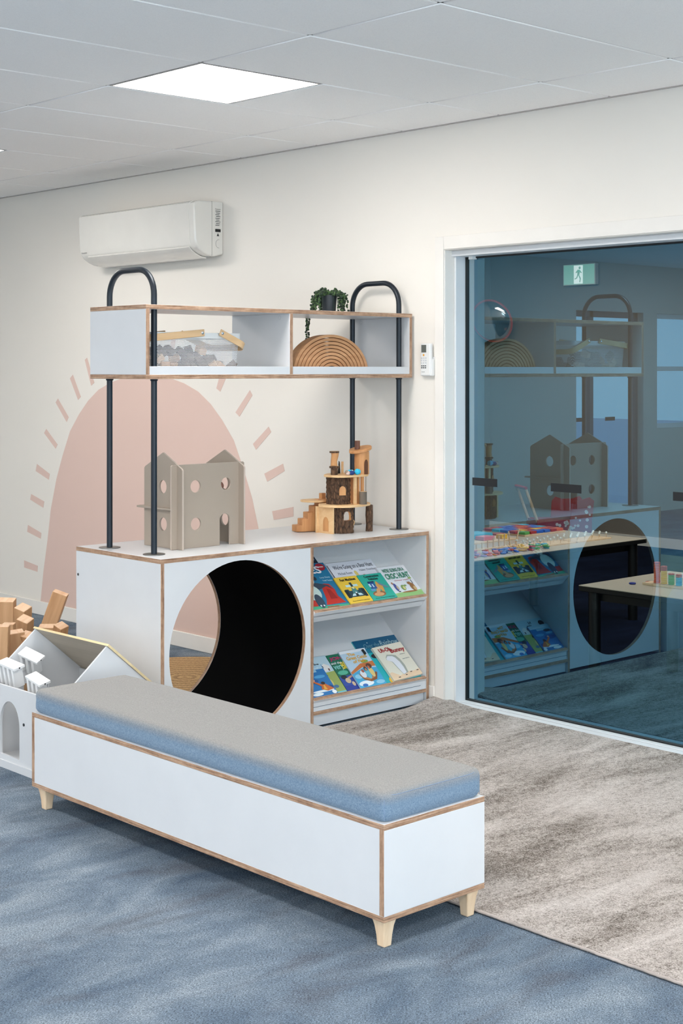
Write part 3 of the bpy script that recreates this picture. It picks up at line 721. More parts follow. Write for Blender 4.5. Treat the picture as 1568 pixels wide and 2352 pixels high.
# ------------------------------------------------------------------ log tree house
TR = thing('log_tree_house', 'wooden toy tree house of bark logs with round platforms, on the worktop', 'toy house', (-.66, -.34, uz))
Yv = Vector((.4, .92, 0)).normalized()
LT = wood('light_platform_wood', rgb(222, 176, 122), rgb(240, 204, 156), 'y', .6)
END = wood('log_end', rgb(206, 166, 116), rgb(230, 196, 150), 'x', 1.2)
def blob(cx, cy, rx, ry, n=26, seed=1, am=.05):
    rr = random.Random(seed); ph = [rr.uniform(0, 6) for _ in range(3)]
    return [(cx + rx * cos(t) * (1 + am * sin(3 * t + ph[0]) + am * .5 * sin(5 * t + ph[1])), cy + ry * sin(t) * (1 + am * sin(2 * t + ph[2]))) for t in [2 * PI * i / n for i in range(n)]]
def xy(a, b, t): return (a, b, t)
def halflog(cx, cy, r, z0, z1, a0, a1, thick, win, name, seed=1):
    """curved bark slab with an arched window: win=(angle, half angle, z0, z1)"""
    rr = random.Random(seed); m = MB(); n = 64; nz = 30
    th = [a0 + (a1 - a0) * i / n for i in range(n + 1)]; zs = [z0 + (z1 - z0) * j / nz for j in range(nz + 1)]
    bumpr = [rr.uniform(-.003, .003) for _ in range(n + 1)]
    def inside(i, j):
        if not win: return False
        t = (th[i] + th[i + 1]) / 2; z = (zs[j] + zs[j + 1]) / 2
        d = abs(t - win[0]) / win[1]
        return d < 1 and win[2] < z < win[2] + (win[3] - win[2]) * (.5 + .5 * math.sqrt(1 - d * d))
    def pt(i, z, k): R = r + bumpr[i] + .0015 * sin(z * 300 + i) if k else r - thick; return (cx + R * cos(th[i]), cy + R * sin(th[i]), z)
    for i in range(n):
        for j in range(nz):
            if inside(i, j): continue
            for kk, mt in ((1, BARK), (0, LOGW)):
                m.add([pt(i, zs[j], kk), pt(i + 1, zs[j], kk), pt(i + 1, zs[j + 1], kk), pt(i, zs[j + 1], kk)], [(0, 1, 2, 3)], mt, True)
            for (di, dj, e) in ((-1, 0, ((i, j), (i, j + 1))), (1, 0, ((i + 1, j), (i + 1, j + 1))), (0, -1, ((i, j), (i + 1, j))), (0, 1, ((i, j + 1), (i + 1, j + 1)))):
                a, b = i + di, j + dj
                if a < 0 or a >= n or b < 0 or b >= nz or inside(a, b):
                    (p, q), (s_, u) = e; m.add([pt(p, zs[q], 1), pt(s_, zs[u], 1), pt(s_, zs[u], 0), pt(p, zs[q], 0)], [(0, 1, 2, 3)], LOGW)
    return part(name, m, TR)
C0 = (-.655, -.352)
fa = -PI * .22  # towards the viewer
halflog(C0[0], C0[1], .055, uz, .917, fa - 1.35, fa + 1.35, .010, (fa + .45, .34, .855, .898), 'lower_log', 3)
part('lower_wall', MB().box(-.735, -.725, -.44, -.30, uz, .917, LT).box(-.735, -.63, -.43, -.42, uz, .917, LT), TR)
m = MB(); m.prism(circ(0, 0, .018, .03, 14, 0, PI, False) + [(-.018, -.035), (.018, -.035)], 0, .001, lambda a, b, t: (-.675 + a, -.4305 - t, .842 + b), LOGW); part('doorway', m, TR)
part('lower_platform', MB().prism(blob(-.665, -.325, .105, .128, seed=5), .917, .928, xy, LT), TR, .002)
m = MB(); m.tube([(-.615, -.215, uz), (-.612, -.217, .83), (-.617, -.213, .87), (-.614, -.215, .917)], .0165, 14, BARK, rs=[.0165, .0155, .0175, .016]); part('post', m, TR)
part('log_slice', MB().cyl((-.69, -.262, .832), (-.70, -.25, .832), .018, n=18, mat=LT), TR)
# stair: stepped side board
sp = Vector((-.79, -.505, 0)); st = Vector((.30, .94, 0)).normalized()
stp = [(0, 0)] + sum([[(.028 * i, .030 + .0285 * i), (.028 * (i + 1), .030 + .0285 * i)] for i in range(5)], []) + [(.200, .144), (.200, 0)]
def sf(a, b, t): q = sp + st * a + Vector((-.9, .3, 0)).normalized() * t; return (q.x, q.y, uz + .002 + b)
part('stair', MB().prism(stp, 0, .06, sf, LOGW), TR, .003)
part('stair_landing', MB().prism(blob(-.80, -.385, .06, .070, seed=9), .931, .940, xy, LT), TR, .002)
m = MB(); m.box(-.812, -.79, -.35, -.325, .940, .968, LOGW); part('landing_block', m, TR, .002)
halflog(-.675, -.355, .056, .928, 1.052, fa - 1.3, fa + 1.3, .010, None, 'upper_log', 11)
m = MB(); wf = fa + .30
m.prism([(-.016, 0), (.016, 0)] + circ(0, .022, .016, .020, 12, 0, PI, False), 0, .002, lambda a, b, t: (-.675 + (.0585 + t) * cos(wf) - a * sin(wf), -.355 + (.0585 + t) * sin(wf) + a * cos(wf), .97 + b), LOGW); part('log_window', m, TR)
part('upper_wall', MB().box(-.60, -.592, -.33, -.315, .928, 1.052, LT).box(-.665, -.60, -.300, -.290, .928, 1.052, LOGW).box(-.602, -.594, -.283, -.268, .928, 1.052, LOGW), TR)
m = MB(); m.cyl((-.572, -.295, .928), (-.572, -.295, .986), .017, n=16, mat=P('grey_bark', rgb(112, 100, 88), .95, var=.25), capmat=END); part('log_stool', m, TR)
part('upper_platform', MB().prism(blob(-.665, -.315, .09, .118, seed=6), 1.052, 1.062, xy, LT), TR, .002)
m = MB(); m.tube([(-.63, -.222, .93 + .0061 * i) for i in range(21)], .0016, 6, P('twine', rgb(160, 148, 132), .95)); part('rope', m, TR)
# stool, tower and chimney on top
m = MB(); m.cyl((-.66, -.392, 1.062), (-.66, -.392, 1.093), .016, n=16, mat=BARK); m.cyl((-.66, -.392, 1.093), (-.66, -.392, 1.102), .023, n=20, mat=BARK, capmat=END); part('log_stool', m, TR)
m = MB(); m.tube([(-.66, -.394, 1.102), (-.662, -.392, 1.125), (-.658, -.390, 1.150), (-.66, -.388, 1.162)], .016, 14, LOGW, rs=[.016, .0145, .0165, .018]); m.cyl((-.66, -.392, 1.162), (-.66, -.392, 1.170), .022, n=20, mat=BARK, capmat=END); part('upper_stump', m, TR)
tw = [(.033 * cos(t), .033 * sin(t)) for t in [2 * PI * i / 24 for i in range(24)]]
m = MB(); m.prism([(-.615 + a, -.262 + b * 1.05) for a, b in tw], 1.062, 1.165, xy, LOGW, True); part('tower', m, TR)
m = MB(); a9 = -.12
m.prism([(-.010, 0), (.010, 0)] + circ(0, .045, .010, .022, 12, 0, PI, False), .0, .002, lambda a, b, t: (-.615 + (.0325 + t) * cos(a9) - a * sin(a9), -.262 + (.0345 + t) * sin(a9) + a * cos(a9), 1.063 + b), P('door_shadow_brown', rgb(96, 58, 34), .8)); part('tower_door', m, TR)
def tilt(a, b, t): return (a, b, t + (b + .262) * .22)
part('tower_roof', MB().prism(blob(-.628, -.258, .052, .054, seed=12), 1.166, 1.180, tilt, LOGW), TR, .003)
m = MB(); m.cyl((-.628, -.278, 1.176), (-.628, -.278, 1.215), .0122, n=18, mat=wood('red_bark', rgb(92, 56, 40), rgb(120, 76, 54), 'z'), capmat=END); part('chimney', m, TR)
m = MB(); m.prism([(0, 0), (.014, 0), (.011, .050), (.007, .058)], 0, .004, lambda a, b, t: (-.70 + t, -.335 + a, 1.063 + b), BLK); part('bark_sliver', m, TR, label='thin dark bark sliver')
m = MB(); m.box(-.69, -.682, -.322, -.314, 1.063, 1.118, LT); part('sliver_post', m, TR)
# doll lying on the upper platform
DL = thing('rag_doll', 'small doll in bright blue clothes lying on the upper platform of the tree house', 'toy figure', (-.60, -.345, 1.064))
CY = P('cyan_cloth', rgb(52, 190, 222), .7); DB = P('navy_cloth', rgb(36, 60, 122), .7); FL = P('doll_face', rgb(228, 196, 180), .6); WHC = P('white_cloth', rgb(236, 236, 236), .8)
part('doll_head', MB().ball((-.592, -.372, 1.073), .0105, FL, 8, (1, 1.1, .95)), DL)
part('doll_hair', MB().ball((-.594, -.3765, 1.0755), .0100, P('doll_hair', rgb(150, 130, 110), .8), 8, (1, .8, .95)), DL)
part('doll_body', MB().ball((-.588, -.350, 1.073), .013, DB, 8, (.8, 1.35, .8)), DL)
part('doll_sleeve', MB().ball((-.60, -.352, 1.080), .008, CY, 8, (.9, 1.9, .8)), DL)
part('doll_collar', MB().ball((-.603, -.336, 1.081), .0055, WHC, 8, (.9, 1.6, .7)), DL)
part('doll_skirt', MB().lathe([(.004, -.016), (.014, 0), (.012, .012), (.002, .014)], (0, 0, 0), CY, 20, Matrix.Translation((-.585, -.321, 1.0765)) @ Matrix.Rotation(-PI / 2, 4, 'X')), DL)

# ------------------------------------------------------------------ items on the raised shelf
sh = sz0 + T
# wooden rainbow stacker: eleven nested arches
cy, N = -.462, 11; a, b = .228, .176
gr = 'nested arches of the wooden rainbow'
ordn = ['outermost', 'second', 'third', 'fourth', 'fifth', 'sixth', 'seventh', 'eighth', 'ninth', 'tenth', 'innermost']
for i in range(N):
    fo_ = 1 - i / N; fi_ = 1 - (i + .80) / N if i < N - 1 else 0.012
    pts = circ(0, 0, a * fo_, b * fo_, 48, 0, PI, False) + circ(0, 0, a * fi_, b * fi_, 48, PI, 0, False)
    m = MB().prism(pts, -.655, -.600, lambda p, q, t: (t, cy + p, sh + .001 + q), RAINW, True)
    solo('rainbow_arch', m, f'{ordn[i]} arch of the nested wooden rainbow on the raised shelf', 'toy', (-.63, cy, sh), gr, .0015)
# perforated basket
BK = thing('wire_basket', 'white perforated metal basket with bent wood handles on the raised shelf', 'basket', (-.70, -1.218, sh))
def rrect(x0, x1, y0, y1, r, n=6):
    o = []
    for cx, cy_, a0 in ((x1 - r, y1 - r, 0), (x0 + r, y1 - r, PI / 2), (x0 + r, y0 + r, PI), (x1 - r, y0 + r, 1.5 * PI)):
        o += [(cx + r * cos(a0 + PI / 2 * i / n), cy_ + r * sin(a0 + PI / 2 * i / n)) for i in range(n + 1)]
    return o
top = rrect(-.845, -.595, -1.452, -.984, .03); bot = rrect(-.835, -.605, -1.440, -.996, .03); n = len(top)
m = MB(); zb_, zt_ = sh + .003, sh + .155
m.add([(x, y, zb_) for x, y in bot] + [(x, y, zt_) for x, y in top], [(i, (i + 1) % n, n + (i + 1) % n, n + i) for i in range(n)], MESHM, True); m.add([(x, y, zb_) for x, y in bot], [tuple(range(n))], PLW); part('basket_body', m, BK)
m = MB(); rt = rrect(-.849, -.591, -1.456, -.980, .033); ri = rrect(-.842, -.598, -1.449, -.987, .028)
vs = [(x, y, z) for pts, z in ((rt, zt_ - .006), (rt, zt_ + .018), (ri, zt_ + .018), (ri, zt_ - .006)) for x, y in pts]
m.add(vs, [(k * n + i, k * n + (i + 1) % n, ((k + 1) % 4) * n + (i + 1) % n, ((k + 1) % 4) * n + i) for k in range(4) for i in range(n)], PLW, True); part('rim', m, BK, .001)
zr = 1.693
for ys_, sg, ye, ze in ((-1.205, -1, -1.475, 1.668), (-1.100, 1, -.962, 1.634)):
    L_ = math.hypot(ye - ys_, ze - zr); d = Vector((0, (ye - ys_) / L_, (ze - zr) / L_)); nn = Vector((0, -d.z, d.y)); 
    if nn.z < 0: nn = -nn
    xa, xb = -.858, -.580; m = MB(); rr_ = .045
    outl = [(xb, -.012), (xb, L_ - rr_)] + [(xb - rr_ + rr_ * cos(t), L_ - rr_ + rr_ * sin(t)) for t in [PI / 2 * i / 6 for i in range(1, 7)]] + [(xa + rr_ - rr_ * sin(t), L_ - rr_ + rr_ * cos(t)) for t in [PI / 2 * i / 6 for i in range(0, 7)]] + [(xa, -.012)]
    th = .005; inn = []
    for (x, s_) in outl: inn.append((x + (-th if x > -.719 else th) if s_ < L_ - rr_ + .001 else -.719 + (x + .719) * (1 - th / .139), s_ if s_ < L_ - rr_ + .001 else L_ - rr_ + (s_ - L_ + rr_) * (1 - th / rr_)))
    def hp(x, s_, w): q = Vector((0, ys_, zr)) + d * s_ + nn * w; return (x, q.y, q.z)
    V = []; nO = len(outl)
    for w in (-.0145, .0145):
        V += [hp(x, s_, w) for x, s_ in outl] + [hp(x, s_, w) for x, s_ in inn]
    F = []
    for i in range(nO - 1):
        F += [(i, i + 1, 2 * nO + i + 1, 2 * nO + i), (nO + i, 3 * nO + i, 3 * nO + i + 1, nO + i + 1), (i, nO + i, nO + i + 1, i + 1), (2 * nO + i, 2 * nO + i + 1, 3 * nO + i + 1, 3 * nO + i)]
    F += [(0, 2 * nO, 3 * nO, nO), (nO - 1, 2 * nO - 1, 4 * nO - 1, 3 * nO - 1)]
    m.add(V, F, BENTW, True); h = part('handle', m, BK, .002, 'bent ash wood handle')
    part('rivet', MB().ball((xb + .001, ys_, zr), .007, CHROME, 8, (.5, 1, 1)), h, label='chrome rivet')
# wooden cubes in the basket
cub = None
BCOL = [BLOCKW, BLOCKE, P('grey_brown_block', rgb(134, 118, 106), .8)]
rr = random.Random(5); spots = []
for ly in range(3):
    for i in range((9, 8, 5)[ly]):
        for jx in range(2):
            if ly and rr.random() < .3: continue
            spots.append((-.640 - jx * .085 - rr.uniform(0, .01), -1.410 + i * .050 + ly * .022 + rr.uniform(-.008, .008), sh + .033 + ly * .030 + rr.uniform(0, .008)))
kinds = []
for q, mt in enumerate(BCOL):
    m = MB().box(-.022, .022, -.017, .017, -.014, .014, mt)
    o = solo('toy_block', m, ['pale wooden toy block', 'light end-grain wooden toy block', 'grey-brown wooden toy block'][q] + ' heaped in the white wire basket', 'toy block', (0, 0, 0), ['pale blocks in the wire basket', 'end-grain blocks in the wire basket', 'grey-brown blocks in the wire basket'][q], .0015); kinds.append([o, False])
for i, (x, y, z) in enumerate(spots):
    q = rr.choice([0, 1, 2, 2]); kd = kinds[q]
    o = kd[0] if not kd[1] else copy_tree(kd[0]); kd[1] = True
    o.location = (x, y, z); o.rotation_euler = (rr.uniform(-.8, .8), rr.uniform(-.7, .7), rr.uniform(0, 3))
# trailing plant
PT = thing('potted_plant', 'trailing string-of-pearls plant in a small black pot on top of the raised shelf', 'plant', (-.86, -.242, sz1))
px_, py_ = -.86, -.242; POTM = P('black_pot', rgb(34, 40, 46), .5)
m = MB().lathe([(.030, .0), (.0375, .09), (.034, .09), (.031, .075), (.001, .075)], (px_, py_, sz1), POTM, 28); part('pot', m, PT)
part('soil', MB().cyl((px_, py_, sz1 + .07), (px_, py_, sz1 + .079), .0315, n=20, mat=P('soil', rgb(46, 36, 30), .95)), PT)
G1 = P('pearl_leaf_green', rgb(58, 84, 44), .5, var=.3); G2 = P('pearl_leaf_dark', rgb(30, 50, 32), .5, var=.3)
strands = MB(); leaves = MB(); rr = random.Random(3)
for k in range(46):
    t = rr.uniform(0, 2 * PI); outr = rr.uniform(.012, .05); zt0 = .10 + rr.uniform(0, .022)
    if -1.45 < (t % (2 * PI)) - 2 * PI < -.35 and outr < .04: outr = .015        # the viewer's side stays open so the pot shows
    p = [Vector((px_ + cos(t) * .015, py_ + sin(t) * .015, sz1 + .078)), Vector((px_ + cos(t) * (.03), py_ + sin(t) * .03, sz1 + zt0)), Vector((px_ + cos(t) * (.038 + outr), py_ + sin(t) * (.038 + outr), sz1 + zt0 - .02)),
         Vector((px_ + cos(t) * (.042 + outr), py_ + sin(t) * (.042 + outr), sz1 + max(.006, zt0 - .10 * rr.uniform(.5, 1))))]
    front = abs(((t + .75 + PI) % (2 * PI)) - PI) < .42
    if front: p = p[:2]
    cv = []
    for i in range(len(p) - 1):
        for s_ in range(5): cv.append(p[i].lerp(p[i + 1], s_ / 5))
    cv.append(p[-1]); strands.tube(cv, .0009, 5, G2, False)
    for q in cv[3:]:
        for _ in range(2):
            w = Vector((rr.uniform(-1, 1), rr.uniform(-1, 1), rr.uniform(-1, 1))) * .006
            c_ = q + w
            c_.z = max(c_.z, sz1 + .006); dq = c_ - Vector((px_, py_, 0))
            if dq.x * .74 - dq.y * .67 > .0 and abs(dq.x * .679 + dq.y * .734) < .041 and c_.z < sz1 + .088: continue
            leaves.ball(c_, rr.uniform(.0042, .006), rr.choice([G1, G2]), 4)
hang = [Vector((px_ - .03, py_ - .03, sz1 + .085)), Vector((-.925, -.285, sz1 + .03)), Vector((-.948, -.296, sz1 - .01)), Vector((-.950, -.300, 1.74)), Vector((-.948, -.300, 1.66)), Vector((-.95, -.300, 1.60))]
cv = []
for i in range(len(hang) - 1):
    for s_ in range(7): cv.append(hang[i].lerp(hang[i + 1], s_ / 7))
strands.tube(cv, .0011, 5, G2, False)
for q in cv:
    for sgn in (-1, 1): leaves.ball(q + Vector((rr.uniform(-.004, .004), sgn * .007, rr.uniform(-.003, .003))), .0055, rr.choice([G2, G1]), 4)
part('stems', strands, PT); tag(part('leaves', leaves, PT), kind='stuff')

# ------------------------------------------------------------------ books
def C(*c): return P('cover_%02x%02x%02x' % c, rgb(*c), .45)
def book(name, label, f, y0, s0, w, h, t0, th, cover, rot=0, art=(), texts=(), group='picture books on the display slopes', spine=None):
    """f(s,y,t): slope surface; the book's lower left corner at (y0,s0), width w up to y, height h up the slope"""
    ca, sa = cos(rot), sin(rot)
    def g(a, b, t=0): return Vector(f(s0 + a * w * sa + b * h * ca, y0 + a * w * ca - b * h * sa, t0 + t))
    o = g(.5, 0); tg = thing('picture_book', label, 'book', o, group)
    m = MB()
    def bb(a0, a1, b0, b1, t_0, t_1, mt): m.add([g(a, b, t) for a in (a0, a1) for b in (b0, b1) for t in (t_0, t_1)], [(0, 1, 3, 2), (4, 6, 7, 5), (0, 4, 5, 1), (2, 3, 7, 6), (0, 2, 6, 4), (1, 5, 7, 3)], mt)
    bb(0, 1, 0, 1, th - .0012, th, cover); bb(0, 1, 0, 1, 0, .0012, cover); bb(0, .012, 0, 1, 0, th, spine or cover); part('cover', m, tg, .0006)
    m = MB(); bb(.012, .985, .012, .988, .0012, th - .0012, P('book_pages', rgb(238, 234, 224), .8)); part('pages', m, tg)
    if art:
        m = MB(); lay = 0
        for it in art:
            lay += 1; e = .00015 * lay
            col, pts = it; n_ = len(pts)
            m.prism(pts, th + e - .0002, th + e + .0001, g, C(*col) if isinstance(col, tuple) else col)
        part('cover_picture', m, tg)
    lay = len(art)
    for (s_, col, fit, *opt) in texts:
        bo = opt[0] if opt else .01; e = .00015 * (lay + 1)
        m = text_mb(s_, C(*col), fit, lambda a, b, t: g(a, b, th + e + t), bold=bo, ital=opt[1] if len(opt) > 1 else 0, ext=.0003); part('cover_lettering', m, tg)
    return tg
el = lambda x, y, a, b, n=20: circ(x, y, a, b, n)
R_ = lambda x0, x1, y0, y1: [(x0, y0), (x1, y0), (x1, y1), (x0, y1)]
W_ = (236, 236, 240); K_ = (28, 30, 36)
book('navy', 'dark navy picture book mostly hidden behind the blue panda book', sT, -.722, .0, .214, .302, .000, .006, C(28, 44, 60), texts=[('stories', (150, 170, 190), (.6, .95, .93, .97))])
book('bear', "white picture book titled We're Going on a Bear Hunt on the upper slope", sT, -.478, .0, .283, .250, .001, .007, C(226, 226, 234), spine=C(226, 226, 234),
     art=[((232, 205, 120), el(.50, .70, .035, .07)), ((228, 170, 186), [(.48, .64), (.54, .66), (.62, .55), (.58, .40), (.50, .42)]), ((176, 104, 60), el(.64, .60, .05, .06)), ((240, 212, 192), el(.68, .58, .035, .05)), ((242, 205, 190), el(.52, .62, .02, .03)),
          ((198, 60, 60), R_(-.0, .02, .55, .60)), ((60, 60, 70), R_(.0, .014, .66, .95))],
     texts=[("We're Going on a Bear Hunt", (70, 76, 86), (.10, .95, .80, .93), .0), ('Michael Rosen', (140, 146, 154), (.12, .42, .70, .76), 0), ('Helen Oxenbury', (140, 146, 154), (.60, .98, .72, .79), 0)])
book('panda', 'blue picture book with a panda in a red armchair, EYES in white letters, upper slope', sT, -.722, .0, .218, .262, .0085, .008, C(26, 116, 156), -.04,
     art=[((70, 170, 130), R_(0, 1, 0, .07)), ((196, 44, 30), [(.42, .08), (.95, .10), (.84, .25), (.86, .40), (.80, .52), (.66, .54), (.56, .44), (.5, .2)]), ((196, 44, 30), R_(.0, .2, .07, .2)), ((160, 28, 22), [(.62, .2), (.8, .2), (.74, .4), (.66, .42)]),
          ((52, 66, 84), [(.05, .52), (.2, .60), (.5, .56), (.76, .50), (.84, .40), (.7, .48), (.5, .42), (.25, .40), (.05, .42)]), ((206, 222, 214), el(.26, .36, .20, .17)), ((226, 232, 222), el(.32, .64, .15, .12)), ((40, 52, 66), el(.52, .66, .05, .045)),
          ((40, 48, 60), el(.27, .66, .06, .04)), ((230, 236, 230), el(.27, .66, .02, .014)), ((40, 48, 60), el(.40, .62, .05, .03)), ((120, 60, 60), el(.36, .55, .03, .016)), ((52, 66, 84), el(.30, .17, .10, .15)), ((230, 232, 230), el(.26, .07, .02, .02, 8)), ((230, 232, 230), el(.34, .07, .02, .02, 8)),
          ((176, 24, 44), el(.84, .90, .12, .08)), ((240, 236, 220), R_(.76, .92, .89, .91))],
     texts=[('EYES', W_, (.12, .80, .76, .92), .02), ('Lucy Davis', (190, 220, 232), (.66, .92, .64, .68)), ('Todd Tarpley', (190, 220, 232), (.68, .94, .57, .61)), ('SCHOLASTIC', (196, 44, 30), (.40, .72, .015, .045), .02)])
book('fast', 'yellow picture book titled Fast Machines with a racing car', sT, -.503, .0, .136, .152, .0175, .006, C(238, 196, 62), 0,
     art=[((40, 70, 80), [(.12, .30), (.22, .22), (.80, .22), (.92, .30), (.90, .52), (.12, .52)]), ((238, 196, 62), [(.30, .46), (.70, .46), (.74, .56), (.26, .56)]), ((24, 34, 40), R_(.08, .22, .20, .50)), ((24, 34, 40), R_(.82, .95, .20, .50)), ((200, 226, 232), [(.28, .26), (.76, .26), (.70, .34), (.36, .34)]),
          ((70, 130, 130), [(.38, .34), (.64, .34), (.60, .56), (.44, .56)]), ((26, 40, 44), [(.44, .24), (.58, .24), (.55, .38), (.48, .38)]), ((196, 226, 226), R_(.26, .78, .60, .68)), ((40, 60, 60), R_(.47, .57, .60, .76)), ((250, 250, 250), el(.52, .37, .03, .03)), ((230, 220, 160), el(.52, .55, .05, .04))],
     texts=[('Fast Machines', (30, 26, 20), (.18, .86, .83, .93), .02), ('Picture Books For Little Boys', (60, 44, 20), (.14, .88, .045, .085), .01)])
book('cons', 'teal picture book titled Construction Vehicles with a digger', sT, -.364, .0, .150, .150, .0175, .006, C(40, 172, 152), 0,
     art=[((150, 98, 60), el(.40, .22, .26, .11)), ((212, 158, 108), el(.38, .20, .20, .07)), ((212, 158, 108), [(.30, .22), (.40, .20), (.64, .48), (.58, .64), (.50, .60)]), ((218, 160, 78), [(.5, .62), (.56, .70), (.72, .50), (.66, .26), (.58, .3)]), ((110, 134, 150), [(.58, .68), (.96, .40), (.80, .42), (.62, .56)]),
          ((40, 84, 150), R_(.22, .46, .42, .68)), ((206, 228, 240), R_(.20, .27, .50, .62)), ((206, 228, 240), R_(.33, .38, .48, .60)), ((28, 50, 92), R_(.22, .48, .66, .71)), ((100, 160, 206), R_(.16, .34, .34, .42))],
     texts=[('Construction', (20, 30, 34), (.22, .82, .86, .95), .02), ('Vehicles', (20, 30, 34), (.32, .72, .75, .84), .02), ('Picture Books For Little Boys', (16, 70, 64), (.12, .90, .03, .07), .01)])
book('croc', "white picture book titled We're Going on a Croc Hunt in green letters", sT, -.212, .0, .176, .184, .0085, .009, C(230, 230, 234), 0, spine=C(214, 210, 214),
     art=[((146, 190, 120), R_(0, 1, 0, .13)), ((160, 196, 128), [(0, .13), (.3, .15), (.6, .13), (1, .17), (1, .13), (0, .1)]), ((156, 112, 62), el(.58, .14, .28, .025)), ((76, 84, 150), el(.20, .32, .055, .13)), ((200, 180, 150), el(.25, .30, .035, .07)), ((176, 120, 90), el(.15, .45, .03, .04)),
          ((132, 160, 88), el(.44, .28, .075, .09)), ((216, 210, 140), el(.46, .27, .04, .06)), ((132, 160, 88), el(.54, .34, .05, .025)), ((150, 104, 58), el(.78, .27, .085, .13)), ((206, 172, 120), el(.82, .22, .05, .07)), ((150, 104, 58), el(.72, .40, .06, .055)), ((216, 220, 226), el(.72, .47, .07, .035)), ((40, 44, 50), R_(.84, .86, .36, .50)), ((150, 176, 96), el(.86, .55, .06, .03)), ((40, 44, 60), el(.22, .17, .04, .015))],
     texts=[("WE'RE GOING ON A", (34, 120, 92), (.10, .88, .80, .92), .02), ('CROC HUNT', (34, 130, 96), (.08, .94, .58, .76), .03), ('Laine Mitchell   Louis Shea', (214, 90, 90), (.28, .80, .50, .53), 0)])
book('tree', 'pale blue and olive picture book with a boy by a white house, lower slope', sB, -.712, .0, .203, .206, .001, .006, C(186, 210, 222), 0,
     art=[((158, 172, 92), [(.4, .06), (1, .06), (1, .58), (.45, .55)]), ((120, 196, 206), R_(0, 1, 0, .06)), ((232, 226, 222), [(.66, .58), (.92, .60), (.94, .72), (.82, .80), (.68, .72)]), ((90, 60, 60), R_(.86, .90, .60, .66)), ((50, 110, 84), [(.56, .55), (.66, .56), (.60, .72)]), ((228, 200, 190), el(.66, .44, .07, .07)), ((60, 44, 44), el(.68, .49, .07, .04)), ((214, 200, 120), el(.72, .30, .06, .09)), ((70, 110, 150), el(.80, .19, .07, .04)),
          ((24, 24, 28), el(.10, .84, .10, .08))],
     texts=[('hl', K_, (.46, .56, .86, .93), .01), ('ske', K_, (.50, .68, .77, .84), .01), ('ree', K_, (.56, .76, .68, .74), .01)])
book('storm', 'picture book with a stormy blue sea and a figure in orange, lower left slope', sB, -.725, .0, .158, .160, .008, .005, C(36, 116, 180), 0,
     art=[((176, 208, 226), R_(0, .98, .86, 1)), ((150, 196, 220), R_(0, .7, .78, .88)), ((24, 84, 150), el(.3, .5, .28, .08)), ((80, 160, 210), el(.7, .62, .2, .05)), ((90, 170, 214), el(.2, .66, .18, .04)), ((232, 240, 244), el(.55, .16, .4, .035)), ((232, 240, 244), el(.3, .08, .2, .05)), ((240, 244, 246), el(.9, .08, .08, .06)), ((24, 70, 130), el(.85, .25, .12, .06)),
          ((206, 104, 40), [(.52, .22), (.66, .44), (.96, .18), (.7, .14)]), ((236, 176, 60), [(.60, .2), (.68, .38), (.72, .18)]), ((206, 104, 40), [(.4, .5), (.62, .36), (.58, .30), (.36, .46)]), ((60, 40, 34), el(.68, .40, .07, .05)), ((222, 170, 140), el(.40, .52, .05, .03)), ((40, 60, 70), el(.25, .76, .16, .05))],
     texts=[('miller', (210, 230, 240), (.3, .85, .86, .95), .01)])
book('jonah', 'dark green picture book titled Jonah and the very BIG, swimmer on its cover', sB, -.506, .0, .150, .202, .001, .006, C(30, 110, 84), 0,
     art=[((46, 76, 160), [(0, 0), (1, 0), (1, .34), (.5, .42), (0, .40)]), ((34, 56, 150), R_(0, 1, 0, .16)), ((90, 180, 150), el(.25, .50, .2, .06)), ((30, 36, 50), el(.18, .38, .11, .06)), ((214, 184, 150), el(.26, .28, .10, .07)), ((206, 150, 120), [(.3, .36), (.5, .40), (.5, .36), (.34, .32)]), ((214, 184, 150), el(.40, .18, .06, .06))],
     texts=[('JONAH', (190, 40, 100), (.04, .90, .82, .93), .03), ('and the', W_, (.0, .42, .74, .80), .01), ('very', (150, 220, 214), (.02, .40, .56, .70), .01), ('BIG', (236, 206, 60), (.34, .66, .58, .78), .03)])
book('rain', 'turquoise picture book titled with the word Rainbow, a girl flying on its cover', sB, -.312, .0, .272, .252, .000, .006, C(34, 178, 186), 0, spine=C(90, 190, 200),
     art=[((20, 88, 124), R_(0, 1, .80, 1)), ((26, 120, 150), R_(0, 1, .70, .80)), ((40, 36, 44), el(.30, .62, .09, .05)), ((196, 120, 90), el(.37, .60, .03, .045)), ((206, 176, 130), [(.34, .56), (.42, .54), (.5, .40), (.44, .30), (.34, .34)]), ((176, 116, 70), [(.42, .14), (.46, .14), (.60, .42), (.56, .42)]), ((238, 190, 60), el(.40, .06, .13, .10)), ((60, 170, 120), el(.5, .34, .05, .07)), ((240, 246, 240), el(.30, .92, .01, .012, 6))],
     texts=[('Rainbow', (170, 200, 206), (.56, .98, .80, .92), .0, .15), ('Over the', (110, 160, 176), (.18, .54, .80, .90), .0, .15)])
